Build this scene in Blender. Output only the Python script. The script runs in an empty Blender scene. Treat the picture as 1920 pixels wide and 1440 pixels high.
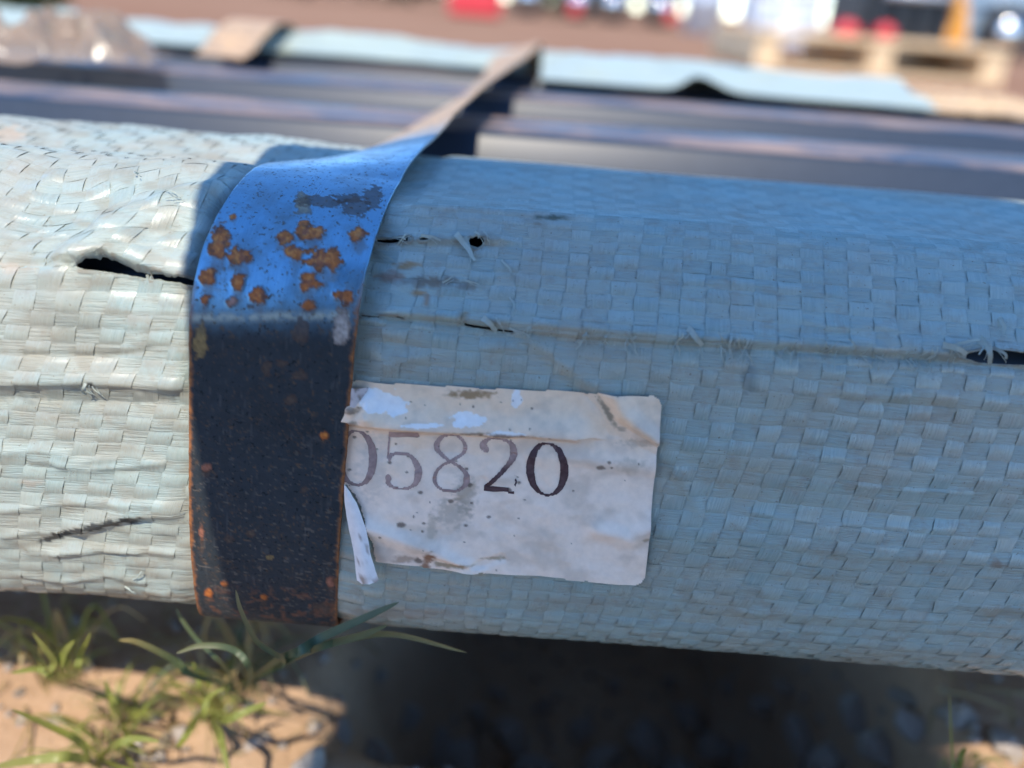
import bpy, math, random
import numpy as np
from mathutils import Vector, Matrix

random.seed(7)
RNG = np.random.default_rng(11)
sc = bpy.context.scene
COL = sc.collection

# ------------------------------------------------------------------ camera
FPX = 1500.0                                   # focal length for a 1920 px wide frame
PITCH, ROLL = math.radians(25.6), math.radians(4.5)
LIFT = 12.0                                     # the stack stands this much higher on its bearers (mm)
CAMPOS = np.array([0.0, 0.0, 160.0 + LIFT])    # millimetres, the ground is z = 0
cF = np.array([0, math.cos(PITCH), -math.sin(PITCH)])
cU = np.array([0, math.sin(PITCH), math.cos(PITCH)])
cR = np.array([1.0, 0, 0])
IX = math.cos(ROLL) * cR + math.sin(ROLL) * cU
IY = math.sin(ROLL) * cR - math.cos(ROLL) * cU
MM = 0.001
cam = bpy.data.cameras.new('camera')
camo = bpy.data.objects.new('camera', cam)
COL.objects.link(camo)
m = Matrix.Identity(4)
for i in range(3):
    m[i][0] = IX[i]; m[i][1] = -IY[i]; m[i][2] = -cF[i]; m[i][3] = CAMPOS[i] * MM
camo.matrix_world = m
cam.sensor_width = 36.0
cam.lens = 36.0 * FPX / 1920.0
cam.clip_start = 0.01
cam.clip_end = 3000.0
cam.dof.use_dof = True
cam.dof.focus_distance = 0.1315
cam.dof.aperture_fstop = 7.2
sc.camera = camo

# ------------------------------------------------------------------ light
SUN_EL = math.radians(56.0)
SUN_SX = 0.10                                   # sideways share: the light travels a little to the right
SUND = np.array([SUN_SX * math.cos(SUN_EL), math.sqrt(1 - SUN_SX ** 2) * math.cos(SUN_EL), -math.sin(SUN_EL)])
world = bpy.data.worlds.new('World')
sc.world = world
world.use_nodes = True
wn = world.node_tree.nodes
sky = wn.new('ShaderNodeTexSky')
sky.sky_type = 'NISHITA'
sky.sun_disc = False
sky.sun_elevation = SUN_EL
sky.sun_rotation = math.atan2(-SUND[0], -SUND[1])
sky.air_density = 0.85
sky.dust_density = 0.0
sky.ozone_density = 5.0
hs = wn.new('ShaderNodeHueSaturation')
hs.inputs['Saturation'].default_value = 1.1
world.node_tree.links.new(sky.outputs[0], hs.inputs['Color'])
world.node_tree.links.new(hs.outputs[0], wn['Background'].inputs['Color'])
wn['Background'].inputs['Strength'].default_value = 0.15
sun = bpy.data.lights.new('sun', 'SUN')
sun.energy = 2.0
sun.angle = math.radians(0.53)
sun.color = (1.0, 0.90, 0.75)
suno = bpy.data.objects.new('sun', sun)
COL.objects.link(suno)
suno.rotation_euler = Vector(SUND).to_track_quat('-Z', 'Y').to_euler()
sc.view_settings.view_transform = 'Standard'
sc.view_settings.look = 'None'
sc.view_settings.exposure = 1.7
sc.view_settings.gamma = 1.0
sc.view_settings.use_curve_mapping = False
sc.cycles.use_denoising = True
sc.cycles.max_bounces = 8

# ------------------------------------------------------------------ helpers
def ray(px, py):
    px = np.asarray(px, float); py = np.asarray(py, float)
    return cF + (px[..., None] - 960) / FPX * IX + (py[..., None] - 720) / FPX * IY

def at_depth(px, py, d):
    return CAMPOS + ray(px, py) * np.asarray(d, float)[..., None]

def at_z(px, py, z=0.0):
    d = ray(px, py)
    t = (z - CAMPOS[2]) / d[..., 2]
    return CAMPOS + d * t[..., None]

def at_y(px, py, y):
    d = ray(px, py)
    return CAMPOS + d * (y / d[..., 1])[..., None]

def proj(P):
    v = P - CAMPOS
    w = v @ cF
    return 960 + FPX * (v @ IX) / w, 720 + FPX * (v @ IY) / w

def hash2(i, j, seed):
    n = (i.astype(np.int64) * 374761393 + j.astype(np.int64) * 668265263 + seed * 1442695041) & 0x7fffffff
    n = ((n ^ (n >> 13)) * 1274126177) & 0x7fffffff
    n = (n ^ (n >> 16)) & 0xffffff
    return n / float(0xffffff)

def vnoise(x, y, seed=0):
    x = np.asarray(x, float); y = np.asarray(y, float)
    i = np.floor(x); j = np.floor(y)
    fx = x - i; fy = y - j
    fx = fx * fx * (3 - 2 * fx); fy = fy * fy * (3 - 2 * fy)
    a = hash2(i, j, seed); b = hash2(i + 1, j, seed); c = hash2(i, j + 1, seed); d = hash2(i + 1, j + 1, seed)
    return (a * (1 - fx) + b * fx) * (1 - fy) + (c * (1 - fx) + d * fx) * fy

def fbm(x, y, seed=0, oct=4):
    s = 0; a = 0.5; t = 0
    for k in range(oct):
        s = s + a * vnoise(x * 2 ** k, y * 2 ** k, seed + 17 * k); t += a; a *= 0.5
    return s / t

def sstep(a, b, x):
    t = np.clip((x - a) / (b - a), 0, 1)
    return t * t * (3 - 2 * t)

def catmull(pts, per=24):
    P = np.array(pts, float)
    P = np.vstack([2 * P[0] - P[1], P, 2 * P[-1] - P[-2]])
    out = []
    t = np.linspace(0, 1, per, endpoint=False)[:, None]
    for k in range(1, len(P) - 2):
        a, b, c, d = P[k - 1], P[k], P[k + 1], P[k + 2]
        out.append(0.5 * (2 * b + (c - a) * t + (2 * a - 5 * b + 4 * c - d) * t ** 2 + (3 * b - a - 3 * c + d) * t ** 3))
    out.append(P[-2][None])
    return np.vstack(out)

def mesh_obj(name, V, faces, mat, parent=None, uv=None, attrs=None, smooth=True, mm=True):
    """one mesh object from an (n,3) array and an (m,4) array of quads or a list of polygons"""
    me = bpy.data.meshes.new(name)
    V = np.asarray(V, float) * (MM if mm else 1.0)
    if isinstance(faces, np.ndarray):
        nf, k = faces.shape
        me.vertices.add(len(V)); me.vertices.foreach_set('co', V.astype(np.float32).ravel())
        me.loops.add(nf * k); me.loops.foreach_set('vertex_index', faces.astype(np.int32).ravel())
        me.polygons.add(nf)
        me.polygons.foreach_set('loop_start', np.arange(nf, dtype=np.int32) * k)
        me.polygons.foreach_set('loop_total', np.full(nf, k, np.int32))
        me.update(calc_edges=True)
    else:
        me.from_pydata([tuple(v) for v in V], [], faces)
        me.update()
    if smooth:
        me.polygons.foreach_set('use_smooth', np.ones(len(me.polygons), bool))
    if uv is not None:
        l = me.uv_layers.new(name='UVMap')
        idx = np.empty(len(me.loops), np.int32); me.loops.foreach_get('vertex_index', idx)
        l.data.foreach_set('uv', np.asarray(uv, np.float32)[idx].ravel())
    if attrs:
        for n, a in attrs.items():
            at = me.attributes.new(n, 'FLOAT_COLOR', 'POINT')
            at.data.foreach_set('color', np.asarray(a, np.float32).ravel())
    me.materials.append(mat)
    o = bpy.data.objects.new(name, me)
    COL.objects.link(o)
    if parent is not None:
        o.parent = parent
        o.matrix_parent_inverse = parent.matrix_world.inverted()
    return o

def tag(o, label=None, cat=None, group=None, kind=None):
    if label: o['label'] = label
    if cat: o['category'] = cat
    if group: o['group'] = group
    if kind: o['kind'] = kind
    return o

def empty(name, loc, label=None, cat=None, group=None):
    o = bpy.data.objects.new(name, None)
    COL.objects.link(o)
    o.location = loc
    o.empty_display_size = 0.02
    o.matrix_world = Matrix.Translation(loc)
    return tag(o, label, cat, group)

def grid_faces(nu, nv):
    i, j = np.meshgrid(np.arange(nu - 1), np.arange(nv - 1), indexing='ij')
    a = i * nv + j
    return np.stack([a, a + nv, a + nv + 1, a + 1], -1).reshape(-1, 4)

class Geo:
    """collects simple solids (metres) into one mesh"""
    def __init__(self): self.v = []; self.f = []
    def add(self, v, f):
        n = len(self.v); self.v += [tuple(p) for p in v]; self.f += [tuple(n + i for i in q) for q in f]
        return self
    def box(self, x0, x1, y0, y1, z0, z1, b=0.0, M=None):
        if b <= 0:
            v = [(x0, y0, z0), (x1, y0, z0), (x1, y1, z0), (x0, y1, z0), (x0, y0, z1), (x1, y0, z1), (x1, y1, z1), (x0, y1, z1)]
            f = [(0, 3, 2, 1), (4, 5, 6, 7), (0, 1, 5, 4), (1, 2, 6, 5), (2, 3, 7, 6), (3, 0, 4, 7)]
        else:
            rings = []
            for z, k in ((z0, b), (z0 + b, 0), (z1 - b, 0), (z1, b)):
                c = b
                rings.append([(x0 + c, y0 + k, z), (x1 - c, y0 + k, z), (x1 - k, y0 + c, z), (x1 - k, y1 - c, z),
                              (x1 - c, y1 - k, z), (x0 + c, y1 - k, z), (x0 + k, y1 - c, z), (x0 + k, y0 + c, z)])
            v = [p for r in rings for p in r]
            f = [tuple(range(7, -1, -1)), tuple(range(24, 32))]
            for r in range(3):
                for k in range(8):
                    a = r * 8 + k; c = r * 8 + (k + 1) % 8
                    f.append((a, c, c + 8, a + 8))
        if M is not None: v = [tuple(M @ Vector(p)) for p in v]
        return self.add(v, f)
    def tube(self, pts, r, n=10, cap=True):
        pts = [Vector(p) for p in pts]
        rr = r if hasattr(r, '__len__') else [r] * len(pts)
        v = []; f = []
        for k, p in enumerate(pts):
            t = (pts[min(k + 1, len(pts) - 1)] - pts[max(k - 1, 0)]).normalized()
            a = t.orthogonal().normalized() if k == 0 else (a - t * a.dot(t)).normalized()
            b = t.cross(a)
            for q in range(n):
                w = 2 * math.pi * q / n
                v.append(tuple(p + (a * math.cos(w) + b * math.sin(w)) * rr[k]))
        for k in range(len(pts) - 1):
            for q in range(n):
                f.append((k * n + q, k * n + (q + 1) % n, (k + 1) * n + (q + 1) % n, (k + 1) * n + q))
        if cap:
            f.append(tuple(range(n - 1, -1, -1))); f.append(tuple((len(pts) - 1) * n + q for q in range(n)))
        return self.add(v, f)
    def lathe(self, prof, c, n=24, axis='z'):
        v = []; f = []
        for (r, h) in prof:
            for q in range(n):
                w = 2 * math.pi * q / n
                p = {'z': (r * math.cos(w), r * math.sin(w), h), 'x': (h, r * math.cos(w), r * math.sin(w)),
                     'y': (r * math.cos(w), h, r * math.sin(w))}[axis]
                v.append((c[0] + p[0], c[1] + p[1], c[2] + p[2]))
        for k in range(len(prof) - 1):
            for q in range(n):
                f.append((k * n + q, k * n + (q + 1) % n, (k + 1) * n + (q + 1) % n, (k + 1) * n + q))
        f.append(tuple(range(n - 1, -1, -1))); f.append(tuple((len(prof) - 1) * n + q for q in range(n)))
        return self.add(v, f)
    def build(self, name, mat, parent=None, smooth=False):
        return mesh_obj(name, np.array(self.v), self.f, mat, parent, smooth=smooth, mm=False)

# ------------------------------------------------------------------ materials
def srgb(r, g, b):
    return tuple(((c / 255) / 12.92 if c / 255 <= 0.04045 else ((c / 255 + 0.055) / 1.055) ** 2.4) for c in (r, g, b))

class Mat:
    def __init__(self, name, rough=0.5, metal=0.0, spec=0.5):
        self.m = bpy.data.materials.new(name); self.m.use_nodes = True
        self.t = self.m.node_tree; self.n = self.t.nodes; self.b = self.n['Principled BSDF']
        self.b.inputs['Roughness'].default_value = rough
        self.b.inputs['Metallic'].default_value = metal
        self.b.inputs['Specular IOR Level'].default_value = spec
    def link(self, a, b): self.t.links.new(a, b); return self
    def node(self, typ, **kw):
        n = self.n.new(typ)
        for k, v in kw.items():
            if k in n.inputs: n.inputs[k].default_value = v
            else: setattr(n, k, v)
        return n
    def coord(self, kind='Object', scale=(1, 1, 1)):
        tc = self.node('ShaderNodeTexCoord'); mp = self.node('ShaderNodeMapping')
        mp.inputs['Scale'].default_value = scale
        self.link(tc.outputs[kind], mp.inputs['Vector'])
        return mp.outputs[0]
    def noise(self, vec, scale, detail=4, rough=0.55):
        n = self.node('ShaderNodeTexNoise'); n.inputs['Scale'].default_value = scale
        n.inputs['Detail'].default_value = detail; n.inputs['Roughness'].default_value = rough
        self.link(vec, n.inputs['Vector']); return n.outputs['Fac']
    def ramp(self, fac, stops):
        r = self.node('ShaderNodeValToRGB'); e = r.color_ramp.elements
        while len(e) < len(stops): e.new(0.5)
        for k, (p, c) in enumerate(stops):
            e[k].position = p; e[k].color = (*c, 1) if hasattr(c, '__len__') else (c, c, c, 1)
        self.link(fac, r.inputs[0]); return r.outputs[0]
    def mix(self, fac, a, b, mode='MIX'):
        n = self.node('ShaderNodeMix', data_type='RGBA', blend_type=mode)
        for s, v in ((0, fac), (6, a), (7, b)):
            if isinstance(v, (int, float)): n.inputs[s].default_value = v
            elif isinstance(v, tuple): n.inputs[s].default_value = (*v, 1)
            else: self.link(v, n.inputs[s])
        return n.outputs[2]
    def math(self, op, a, b=0.0):
        n = self.node('ShaderNodeMath', operation=op)
        for s, v in ((0, a), (1, b)):
            if isinstance(v, (int, float)): n.inputs[s].default_value = v
            else: self.link(v, n.inputs[s])
        return n.outputs[0]
    def color(self, s):
        if isinstance(s, tuple): self.b.inputs['Base Color'].default_value = (*s, 1)
        else: self.link(s, self.b.inputs['Base Color'])
        return self
    def bump(self, h, dist, strength=1.0):
        n = self.node('ShaderNodeBump'); n.inputs['Distance'].default_value = dist; n.inputs['Strength'].default_value = strength
        self.link(h, n.inputs['Height']); self.link(n.outputs[0], self.b.inputs['Normal']); return self

def simple(name, col, rough=0.5, metal=0.0, var=0.25, scale=4.0, bump=0.0, bscale=30.0):
    M = Mat(name, rough, metal)
    v = M.coord('Object')
    n = M.noise(v, scale, 5)
    c = M.mix(n, tuple(c * (1 - var) for c in col), tuple(min(1, c * (1 + var)) for c in col))
    M.color(c)
    if bump: M.bump(M.noise(v, bscale, 4), bump)
    return M.m

def mat_wrap(name, r0, wr):
    M = Mat(name, 0.36)
    uv = M.node('ShaderNodeUVMap', uv_map='UVMap').outputs[0]
    def sc_(s):
        mp = M.node('ShaderNodeMapping'); mp.inputs['Scale'].default_value = s
        M.link(uv, mp.inputs['Vector']); return mp.outputs[0]
    fib = M.noise(sc_((0.16, 2.6, 1)), 1.0, 4, 0.6)        # fibre streaks along the tape
    fine = M.noise(sc_((0.5, 9.0, 1)), 1.0, 3, 0.6)
    pos = M.node('ShaderNodeNewGeometry').outputs['Position']
    dust = M.noise(pos, 55.0, 6, 0.65)
    speck = M.noise(pos, 2100.0, 2, 0.5)
    rnd = M.node('ShaderNodeObjectInfo').outputs['Random']
    base = M.mix(rnd, (0.225, 0.30, 0.285), (0.29, 0.36, 0.332))
    base = M.mix(M.ramp(fib, [(0.3, 0.0), (0.75, 0.45)]), base, (0.43, 0.485, 0.44))
    base = M.mix(M.ramp(dust, [(0.42, 0.0), (0.72, 0.6)]), base, (0.36, 0.30, 0.225))
    grit = M.noise(pos, 260.0, 5, 0.7)
    base = M.mix(M.ramp(grit, [(0.52, 0.0), (0.68, 0.4)]), base, (0.25, 0.20, 0.145))
    base = M.mix(M.ramp(speck, [(0.70, 0.0), (0.74, 0.75)]), base, (0.16, 0.12, 0.085))
    at = M.node('ShaderNodeAttribute', attribute_name='stain_tone')
    base = M.mix(at.outputs['Alpha'], base, at.outputs['Color'])
    M.color(base)
    r = M.math('ADD', M.math('MULTIPLY', dust, 0.2), r0)
    r = M.math('ADD', r, M.math('MULTIPLY', at.outputs['Alpha'], 0.3))
    sz_ = M.node('ShaderNodeSeparateXYZ'); M.link(M.node('ShaderNodeNewGeometry').outputs['Normal'], sz_.inputs[0])
    lie = M.ramp(M.math('ABSOLUTE', sz_.outputs[2]), [(0.86, 0.0), (0.98, 1.0)])      # dust film where it lies flat
    r = M.math('ADD', r, M.math('MULTIPLY', lie, 0.4))
    M.link(M.math('SUBTRACT', 0.5, M.math('MULTIPLY', lie, 0.35)), M.b.inputs['Specular IOR Level'])
    M.link(r, M.b.inputs['Roughness'])
    h = M.math('ADD', M.math('MULTIPLY', fib, 1.0), M.math('MULTIPLY', fine, 0.25))
    M.bump(h, wr, 0.8)
    return M.m

def mat_strap():
    M = Mat('blued_steel', 0.3, 1.0)
    uv = M.node('ShaderNodeUVMap', uv_map='UVMap').outputs[0]
    mp = M.node('ShaderNodeMapping'); mp.inputs['Scale'].default_value = (6.0, 0.12, 1)
    M.link(uv, mp.inputs['Vector'])
    brush = M.noise(mp.outputs[0], 1.0, 4, 0.6)
    pos = M.node('ShaderNodeNewGeometry').outputs['Position']
    at = M.node('ShaderNodeAttribute', attribute_name='stain_tone')
    grime = M.noise(pos, 160.0, 6, 0.65)
    sp = M.noise(pos, 1300.0, 4, 0.6)
    base = M.mix(brush, (0.13, 0.27, 0.38), (0.25, 0.42, 0.53))
    a0 = at.outputs['Alpha']
    speck = M.ramp(sp, [(0.61, 0.0), (0.66, 0.85)])
    film = M.ramp(grime, [(0.46, 0.0), (0.74, 0.55)])
    base = M.mix(film, base, (0.05, 0.045, 0.035))
    base = M.mix(speck, base, (0.06, 0.045, 0.03))
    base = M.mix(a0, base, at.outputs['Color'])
    M.color(base)
    met = M.math('SUBTRACT', 1.0, a0)
    met = M.math('MULTIPLY', met, M.math('SUBTRACT', 1.0, M.math('MULTIPLY', speck, 0.8)))
    met = M.math('MULTIPLY', met, M.math('SUBTRACT', 1.0, film))
    M.link(met, M.b.inputs['Metallic'])
    r = M.math('ADD', M.math('ADD', M.math('MULTIPLY', brush, 0.2), 0.12), M.math('MULTIPLY', grime, 0.22))
    r = M.math('ADD', r, M.math('MULTIPLY', a0, 0.5))
    r = M.math('ADD', r, M.math('MULTIPLY', speck, 0.3))
    M.link(r, M.b.inputs['Roughness'])
    h = M.math('ADD', M.math('MULTIPLY', brush, 0.3), M.math('MULTIPLY', sp, M.math('ADD', M.math('MULTIPLY', a0, 3.0), 0.3)))
    M.bump(h, 0.00006, 0.7)
    return M.m

def mat_attr(name, rough, bscale=700.0, bump=0.00005, spec=0.35, grain=0.12):
    M = Mat(name, rough, 0.0, spec)
    at = M.node('ShaderNodeAttribute', attribute_name='stain_tone')
    pos = M.node('ShaderNodeNewGeometry').outputs['Position']
    n = M.noise(pos, bscale, 5, 0.6)
    c = M.mix(M.ramp(n, [(0.3, 1.0 - grain), (0.7, 1.0)]), (0, 0, 0), at.outputs['Color'], 'MIX')
    M.color(c); M.bump(n, bump, 0.8)
    return M.m

def mat_sheet():
    M = Mat('painted_sheet_metal', 0.34, 0.0, 0.32)
    pos = M.node('ShaderNodeNewGeometry').outputs['Position']
    mp = M.node('ShaderNodeMapping'); mp.inputs['Scale'].default_value = (22, 60, 60)
    M.link(pos, mp.inputs['Vector'])
    n = M.noise(mp.outputs[0], 1.0, 6, 0.65)
    n2 = M.noise(pos, 300, 4)
    base = M.mix(n2, (0.018, 0.028, 0.043), (0.028, 0.04, 0.06))
    sep = M.node('ShaderNodeSeparateXYZ'); M.link(M.node('ShaderNodeNewGeometry').outputs['Normal'], sep.inputs[0])
    flat = M.ramp(sep.outputs[2], [(0.8, 0.0), (0.98, 1.0)])
    d = M.math('MULTIPLY', M.ramp(n, [(0.44, 0.0), (0.57, 1.0)]), flat)    # dust settles on the flats
    base = M.mix(M.math('MULTIPLY', d, 0.65), base, (0.36, 0.25, 0.19))
    M.color(base)
    M.link(M.math('ADD', M.math('MULTIPLY', d, 0.35), 0.36), M.b.inputs['Roughness'])
    return M.m

def mat_ground():
    M = Mat('dry_dirt', 1.0, 0.0, 0.0)
    pos = M.node('ShaderNodeNewGeometry').outputs['Position']
    n1 = M.noise(pos, 30, 8, 0.65); n2 = M.noise(pos, 0.7, 6, 0.6); n3 = M.noise(pos, 400, 5, 0.6)
    c = M.mix(n1, (0.42, 0.28, 0.175), (0.70, 0.51, 0.34))
    c = M.mix(M.ramp(n2, [(0.3, 0.0), (0.6, 0.8)]), c, (0.27, 0.155, 0.105))
    c = M.mix(M.ramp(n3, [(0.55, 0.0), (0.75, 0.6)]), c, (0.17, 0.11, 0.075))
    sy_ = M.node('ShaderNodeSeparateXYZ'); M.link(pos, sy_.inputs[0])
    far_ = M.ramp(M.math('ADD', M.math('MULTIPLY', sy_.outputs[1], 0.5), M.math('MULTIPLY', n2, 0.2)), [(0.38, 0.0), (0.6, 1.0)])   # packed red dirt of the yard beyond the loose verge
    c = M.mix(M.math('MULTIPLY', far_, 0.75), c, (0.20, 0.105, 0.068))
    M.color(c); M.bump(M.math('ADD', n1, M.math('MULTIPLY', n3, 0.2)), 0.004, 0.7)
    return M.m

def mat_stone():
    M = Mat('field_stone', 0.8, 0.0, 0.3)
    v = M.coord('Object')
    r = M.node('ShaderNodeObjectInfo').outputs['Random']
    c = M.mix(r, (0.33, 0.285, 0.245), (0.52, 0.46, 0.405))
    c = M.mix(M.math('MULTIPLY', M.noise(v, 2.5, 5), 0.6), c, (0.22, 0.17, 0.14))
    M.color(c); M.bump(M.noise(v, 5, 5), 0.0008)
    return M.m

def mat_leaf(name, a, b):
    M = Mat(name, 0.42, 0.0, 0.4)
    at = M.node('ShaderNodeAttribute', attribute_name='stain_tone')
    pos = M.node('ShaderNodeNewGeometry').outputs['Position']
    c = M.mix(M.noise(pos, 260, 4), a, b)
    c = M.mix(at.outputs['Alpha'], c, at.outputs['Color'])
    M.color(c)
    tr = M.node('ShaderNodeBsdfTranslucent'); M.link(c, tr.inputs['Color'])
    mx = M.node('ShaderNodeMixShader'); mx.inputs[0].default_value = 0.35
    out = M.n['Material Output']
    M.link(M.b.outputs[0], mx.inputs[1]); M.link(tr.outputs[0], mx.inputs[2]); M.link(mx.outputs[0], out.inputs['Surface'])
    return M.m

def mat_film():
    M = Mat('brown_plastic_film', 0.22, 0.0, 0.5)
    pos = M.node('ShaderNodeNewGeometry').outputs['Position']
    M.color(M.mix(M.noise(pos, 60, 5), (0.42, 0.32, 0.24), (0.58, 0.46, 0.36)))
    tr = M.node('ShaderNodeBsdfTranslucent'); tr.inputs['Color'].default_value = (0.5, 0.38, 0.28, 1)
    tp = M.node('ShaderNodeBsdfTransparent'); tp.inputs['Color'].default_value = (0.85, 0.74, 0.62, 1)
    m1 = M.node('ShaderNodeMixShader'); m1.inputs[0].default_value = 0.3
    m2 = M.node('ShaderNodeMixShader'); m2.inputs[0].default_value = 0.5
    M.link(M.b.outputs[0], m1.inputs[1]); M.link(tr.outputs[0], m1.inputs[2])
    M.link(m1.outputs[0], m2.inputs[1]); M.link(tp.outputs[0], m2.inputs[2])
    M.link(m2.outputs[0], M.n['Material Output'].inputs['Surface'])
    return M.m

MT = dict(
    wrap=mat_wrap('woven_polymer_tape', 0.16, 0.00012), flap=simple('pale_wrap', (0.33, 0.375, 0.31), 0.4, var=0.12, scale=40, bump=0.002, bscale=70), weft=mat_wrap('wrinkled_polymer_tape', 0.42, 0.0003), strap=mat_strap(), paper=mat_attr('sticker_paper', 0.5), ink=mat_attr('printing_ink', 0.6, grain=0.35),  # the far flap gets a lighter wrap colour
    sheet=mat_sheet(), ground=mat_ground(), stone=mat_stone(), film=mat_film(),
    tear_backing=simple('tear_darkness', (0.018, 0.02, 0.026), 0.45),  # black backing for the dark inside the tears
    liner=simple('wrap_lamination', (0.27, 0.32, 0.295), 0.5, scale=200),
    grass=mat_leaf('grass_green', (0.17, 0.20, 0.035), (0.31, 0.31, 0.08)),
    dry=mat_leaf('dry_grass', (0.30, 0.22, 0.10), (0.42, 0.33, 0.17)),
    weed=mat_leaf('weed_green', (0.055, 0.085, 0.045), (0.115, 0.15, 0.075)),
    wood=simple('pallet_pine', (0.62, 0.43, 0.24), 0.7, scale=9, bump=0.002),
    timber=simple('grey_timber', (0.25, 0.19, 0.13), 0.8, scale=30),
    card=simple('cardboard', (0.42, 0.29, 0.17), 0.8, scale=25),
    black=simple('black_paint', (0.016, 0.016, 0.018), 0.4, scale=8),
    rubber=simple('tyre_rubber', (0.022, 0.022, 0.022), 0.75, scale=20),
    white=simple('white_enamel', (0.72, 0.74, 0.74), 0.25, var=0.08, scale=3),
    chrome=simple('zinc_plating', (0.75, 0.75, 0.75), 0.18, 1.0, var=0.1),
    grey=simple('galvanised_grey', (0.48, 0.50, 0.52), 0.35, 0.3, var=0.15, scale=5),
    red=simple('red_plastic', (0.55, 0.03, 0.035), 0.35, var=0.1),
    orange=simple('machine_orange', (0.62, 0.27, 0.03), 0.35, var=0.12),
    blueglass=simple('tinted_pane', (0.12, 0.20, 0.26), 0.1),
    bark=simple('tree_bark', (0.11, 0.08, 0.055), 0.9, scale=6),
    leaves=mat_leaf('tree_leaves', (0.04, 0.065, 0.025), (0.085, 0.12, 0.045)),
    case=simple('black_tablet_case', (0.03, 0.03, 0.033), 0.6),
    glass=simple('tablet_screen', (0.01, 0.01, 0.012), 0.08),
)
# ------------------------------------------------------------------ the wrapped edge: its smooth base surface
PROF_R = [(190, 126.2), (178, 128.3), (167, 129.6), (164.5, 129.9), (161, 129.3), (145, 128.7), (131.5, 129.1), (127.8, 128.2), (125.6, 126.4), (120.5, 121.6),
          (115.9, 116.6), (114.5, 114.6), (113.9, 112.6), (112.3, 104), (110.4, 92), (109.0, 78), (108.8, 66), (110.2, 59.2), (112.6, 55.4), (117, 52.6), (135, 50.2), (200, 49.5)]
PROF_L = [(194, 126.5), (181, 128.6), (168, 129.6), (160, 128.6), (153, 127.8), (146, 129.6), (140, 130.6), (135, 129.8), (130.5, 128.0), (123.5, 123.6),
          (118.2, 118.8), (115.8, 115.2), (114.4, 111.6), (112.6, 104), (110.8, 93), (109.5, 80), (109.4, 68), (110.8, 60.6), (113.2, 56.4), (117.5, 53.2), (135, 50.4), (200, 49.5)]
PROF_R = [(y, z + LIFT) for y, z in PROF_R]; PROF_L = [(y, z + LIFT) for y, z in PROF_L]
TR_ = catmull(PROF_R, 40); TL_ = catmull(PROF_L, 40)
_avg = (TR_ + TL_) / 2
_arc = np.concatenate([[0], np.cumsum(np.linalg.norm(np.diff(_avg, axis=0), axis=1))])
S_MAX = _arc[-1]
S_TAB = np.arange(0, S_MAX, 0.25)
TABR = np.stack([np.interp(S_TAB, _arc, TR_[:, k]) for k in (0, 1)], 1)
TABL = np.stack([np.interp(S_TAB, _arc, TL_[:, k]) for k in (0, 1)], 1)

def side(X): return sstep(-46, -18, X)          # 0 left of the strap, 1 right of it

def base_yz(X, s):
    w = side(X)[..., None] if np.ndim(X) else side(X)
    s = np.clip(s, 0, S_TAB[-1])
    A = np.stack([np.interp(s, S_TAB, TABL[:, k]) for k in (0, 1)], -1)
    B = np.stack([np.interp(s, S_TAB, TABR[:, k]) for k in (0, 1)], -1)
    return A * (1 - w) + B * w

def pix2surf(px, py):
    """(X, s) of the surface point seen at a photograph pixel"""
    px = np.atleast_1d(np.asarray(px, float)); py = np.atleast_1d(np.asarray(py, float))
    u = px - 960; v = py - 720
    xw = u * math.cos(ROLL) + v * math.sin(ROLL); dn = -u * math.sin(ROLL) + v * math.cos(ROLL)
    X = xw * 125 / FPX
    for it in range(3):
        w = side(X)[:, None]
        Y = TABL[None, :, 0] * (1 - w) + TABR[None, :, 0] * w
        Z = TABL[None, :, 1] * (1 - w) + TABR[None, :, 1] * w - CAMPOS[2]
        dep = Y * math.cos(PITCH) - Z * math.sin(PITCH)
        d = FPX * (-(Y * math.sin(PITCH) + Z * math.cos(PITCH))) / dep          # image-down of each profile point
        e = d - dn[:, None]
        k0 = np.argmax(np.where(S_TAB[None] < 175, d, -9e9), 1)              # beyond the lowest visible point the surface hides itself
        best = np.zeros(len(px), int)
        for i in range(len(px)):
            ee = np.abs(e[i, :k0[i] + 1])
            # nearest crossing, seen from the front of the profile
            sgn = np.sign(e[i, :k0[i] + 1])
            cr = np.where(sgn[1:] != sgn[:-1])[0]
            best[i] = cr[-1] if len(cr) else int(np.argmin(ee))
        X = xw * dep[np.arange(len(px)), best] / FPX
    return X, S_TAB[best]

def poly_px(pts):
    a = np.array(pts, float)
    X, s = pix2surf(a[:, 0], a[:, 1])
    return np.stack([X, s], 1)

def dist_poly(X, s, P, closed=False):
    """distance to a polyline in surface millimetres, and the signed side (+ = below the line)"""
    best = np.full(X.shape, 1e9); sg = np.zeros(X.shape)
    n = len(P)
    for k in range(n if closed else n - 1):
        a = P[k]; b = P[(k + 1) % n]; d = b - a; L2 = d @ d + 1e-9
        t = np.clip(((X - a[0]) * d[0] + (s - a[1]) * d[1]) / L2, 0, 1)
        qx = X - a[0] - t * d[0]; qs = s - a[1] - t * d[1]
        dd = np.hypot(qx, qs)
        m_ = dd < best
        best = np.where(m_, dd, best)
        sg = np.where(m_, np.sign(qs), sg)
    return best, sg

def in_poly(X, s, P):
    ins = np.zeros(X.shape, bool); n = len(P)
    for k in range(n):
        x0, y0 = P[k]; x1, y1 = P[(k + 1) % n]
        c = ((y0 > s) != (y1 > s)) & (X < (x1 - x0) * (s - y0) / (y1 - y0 + 1e-12) + x0)
        ins ^= c
    return ins

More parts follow.
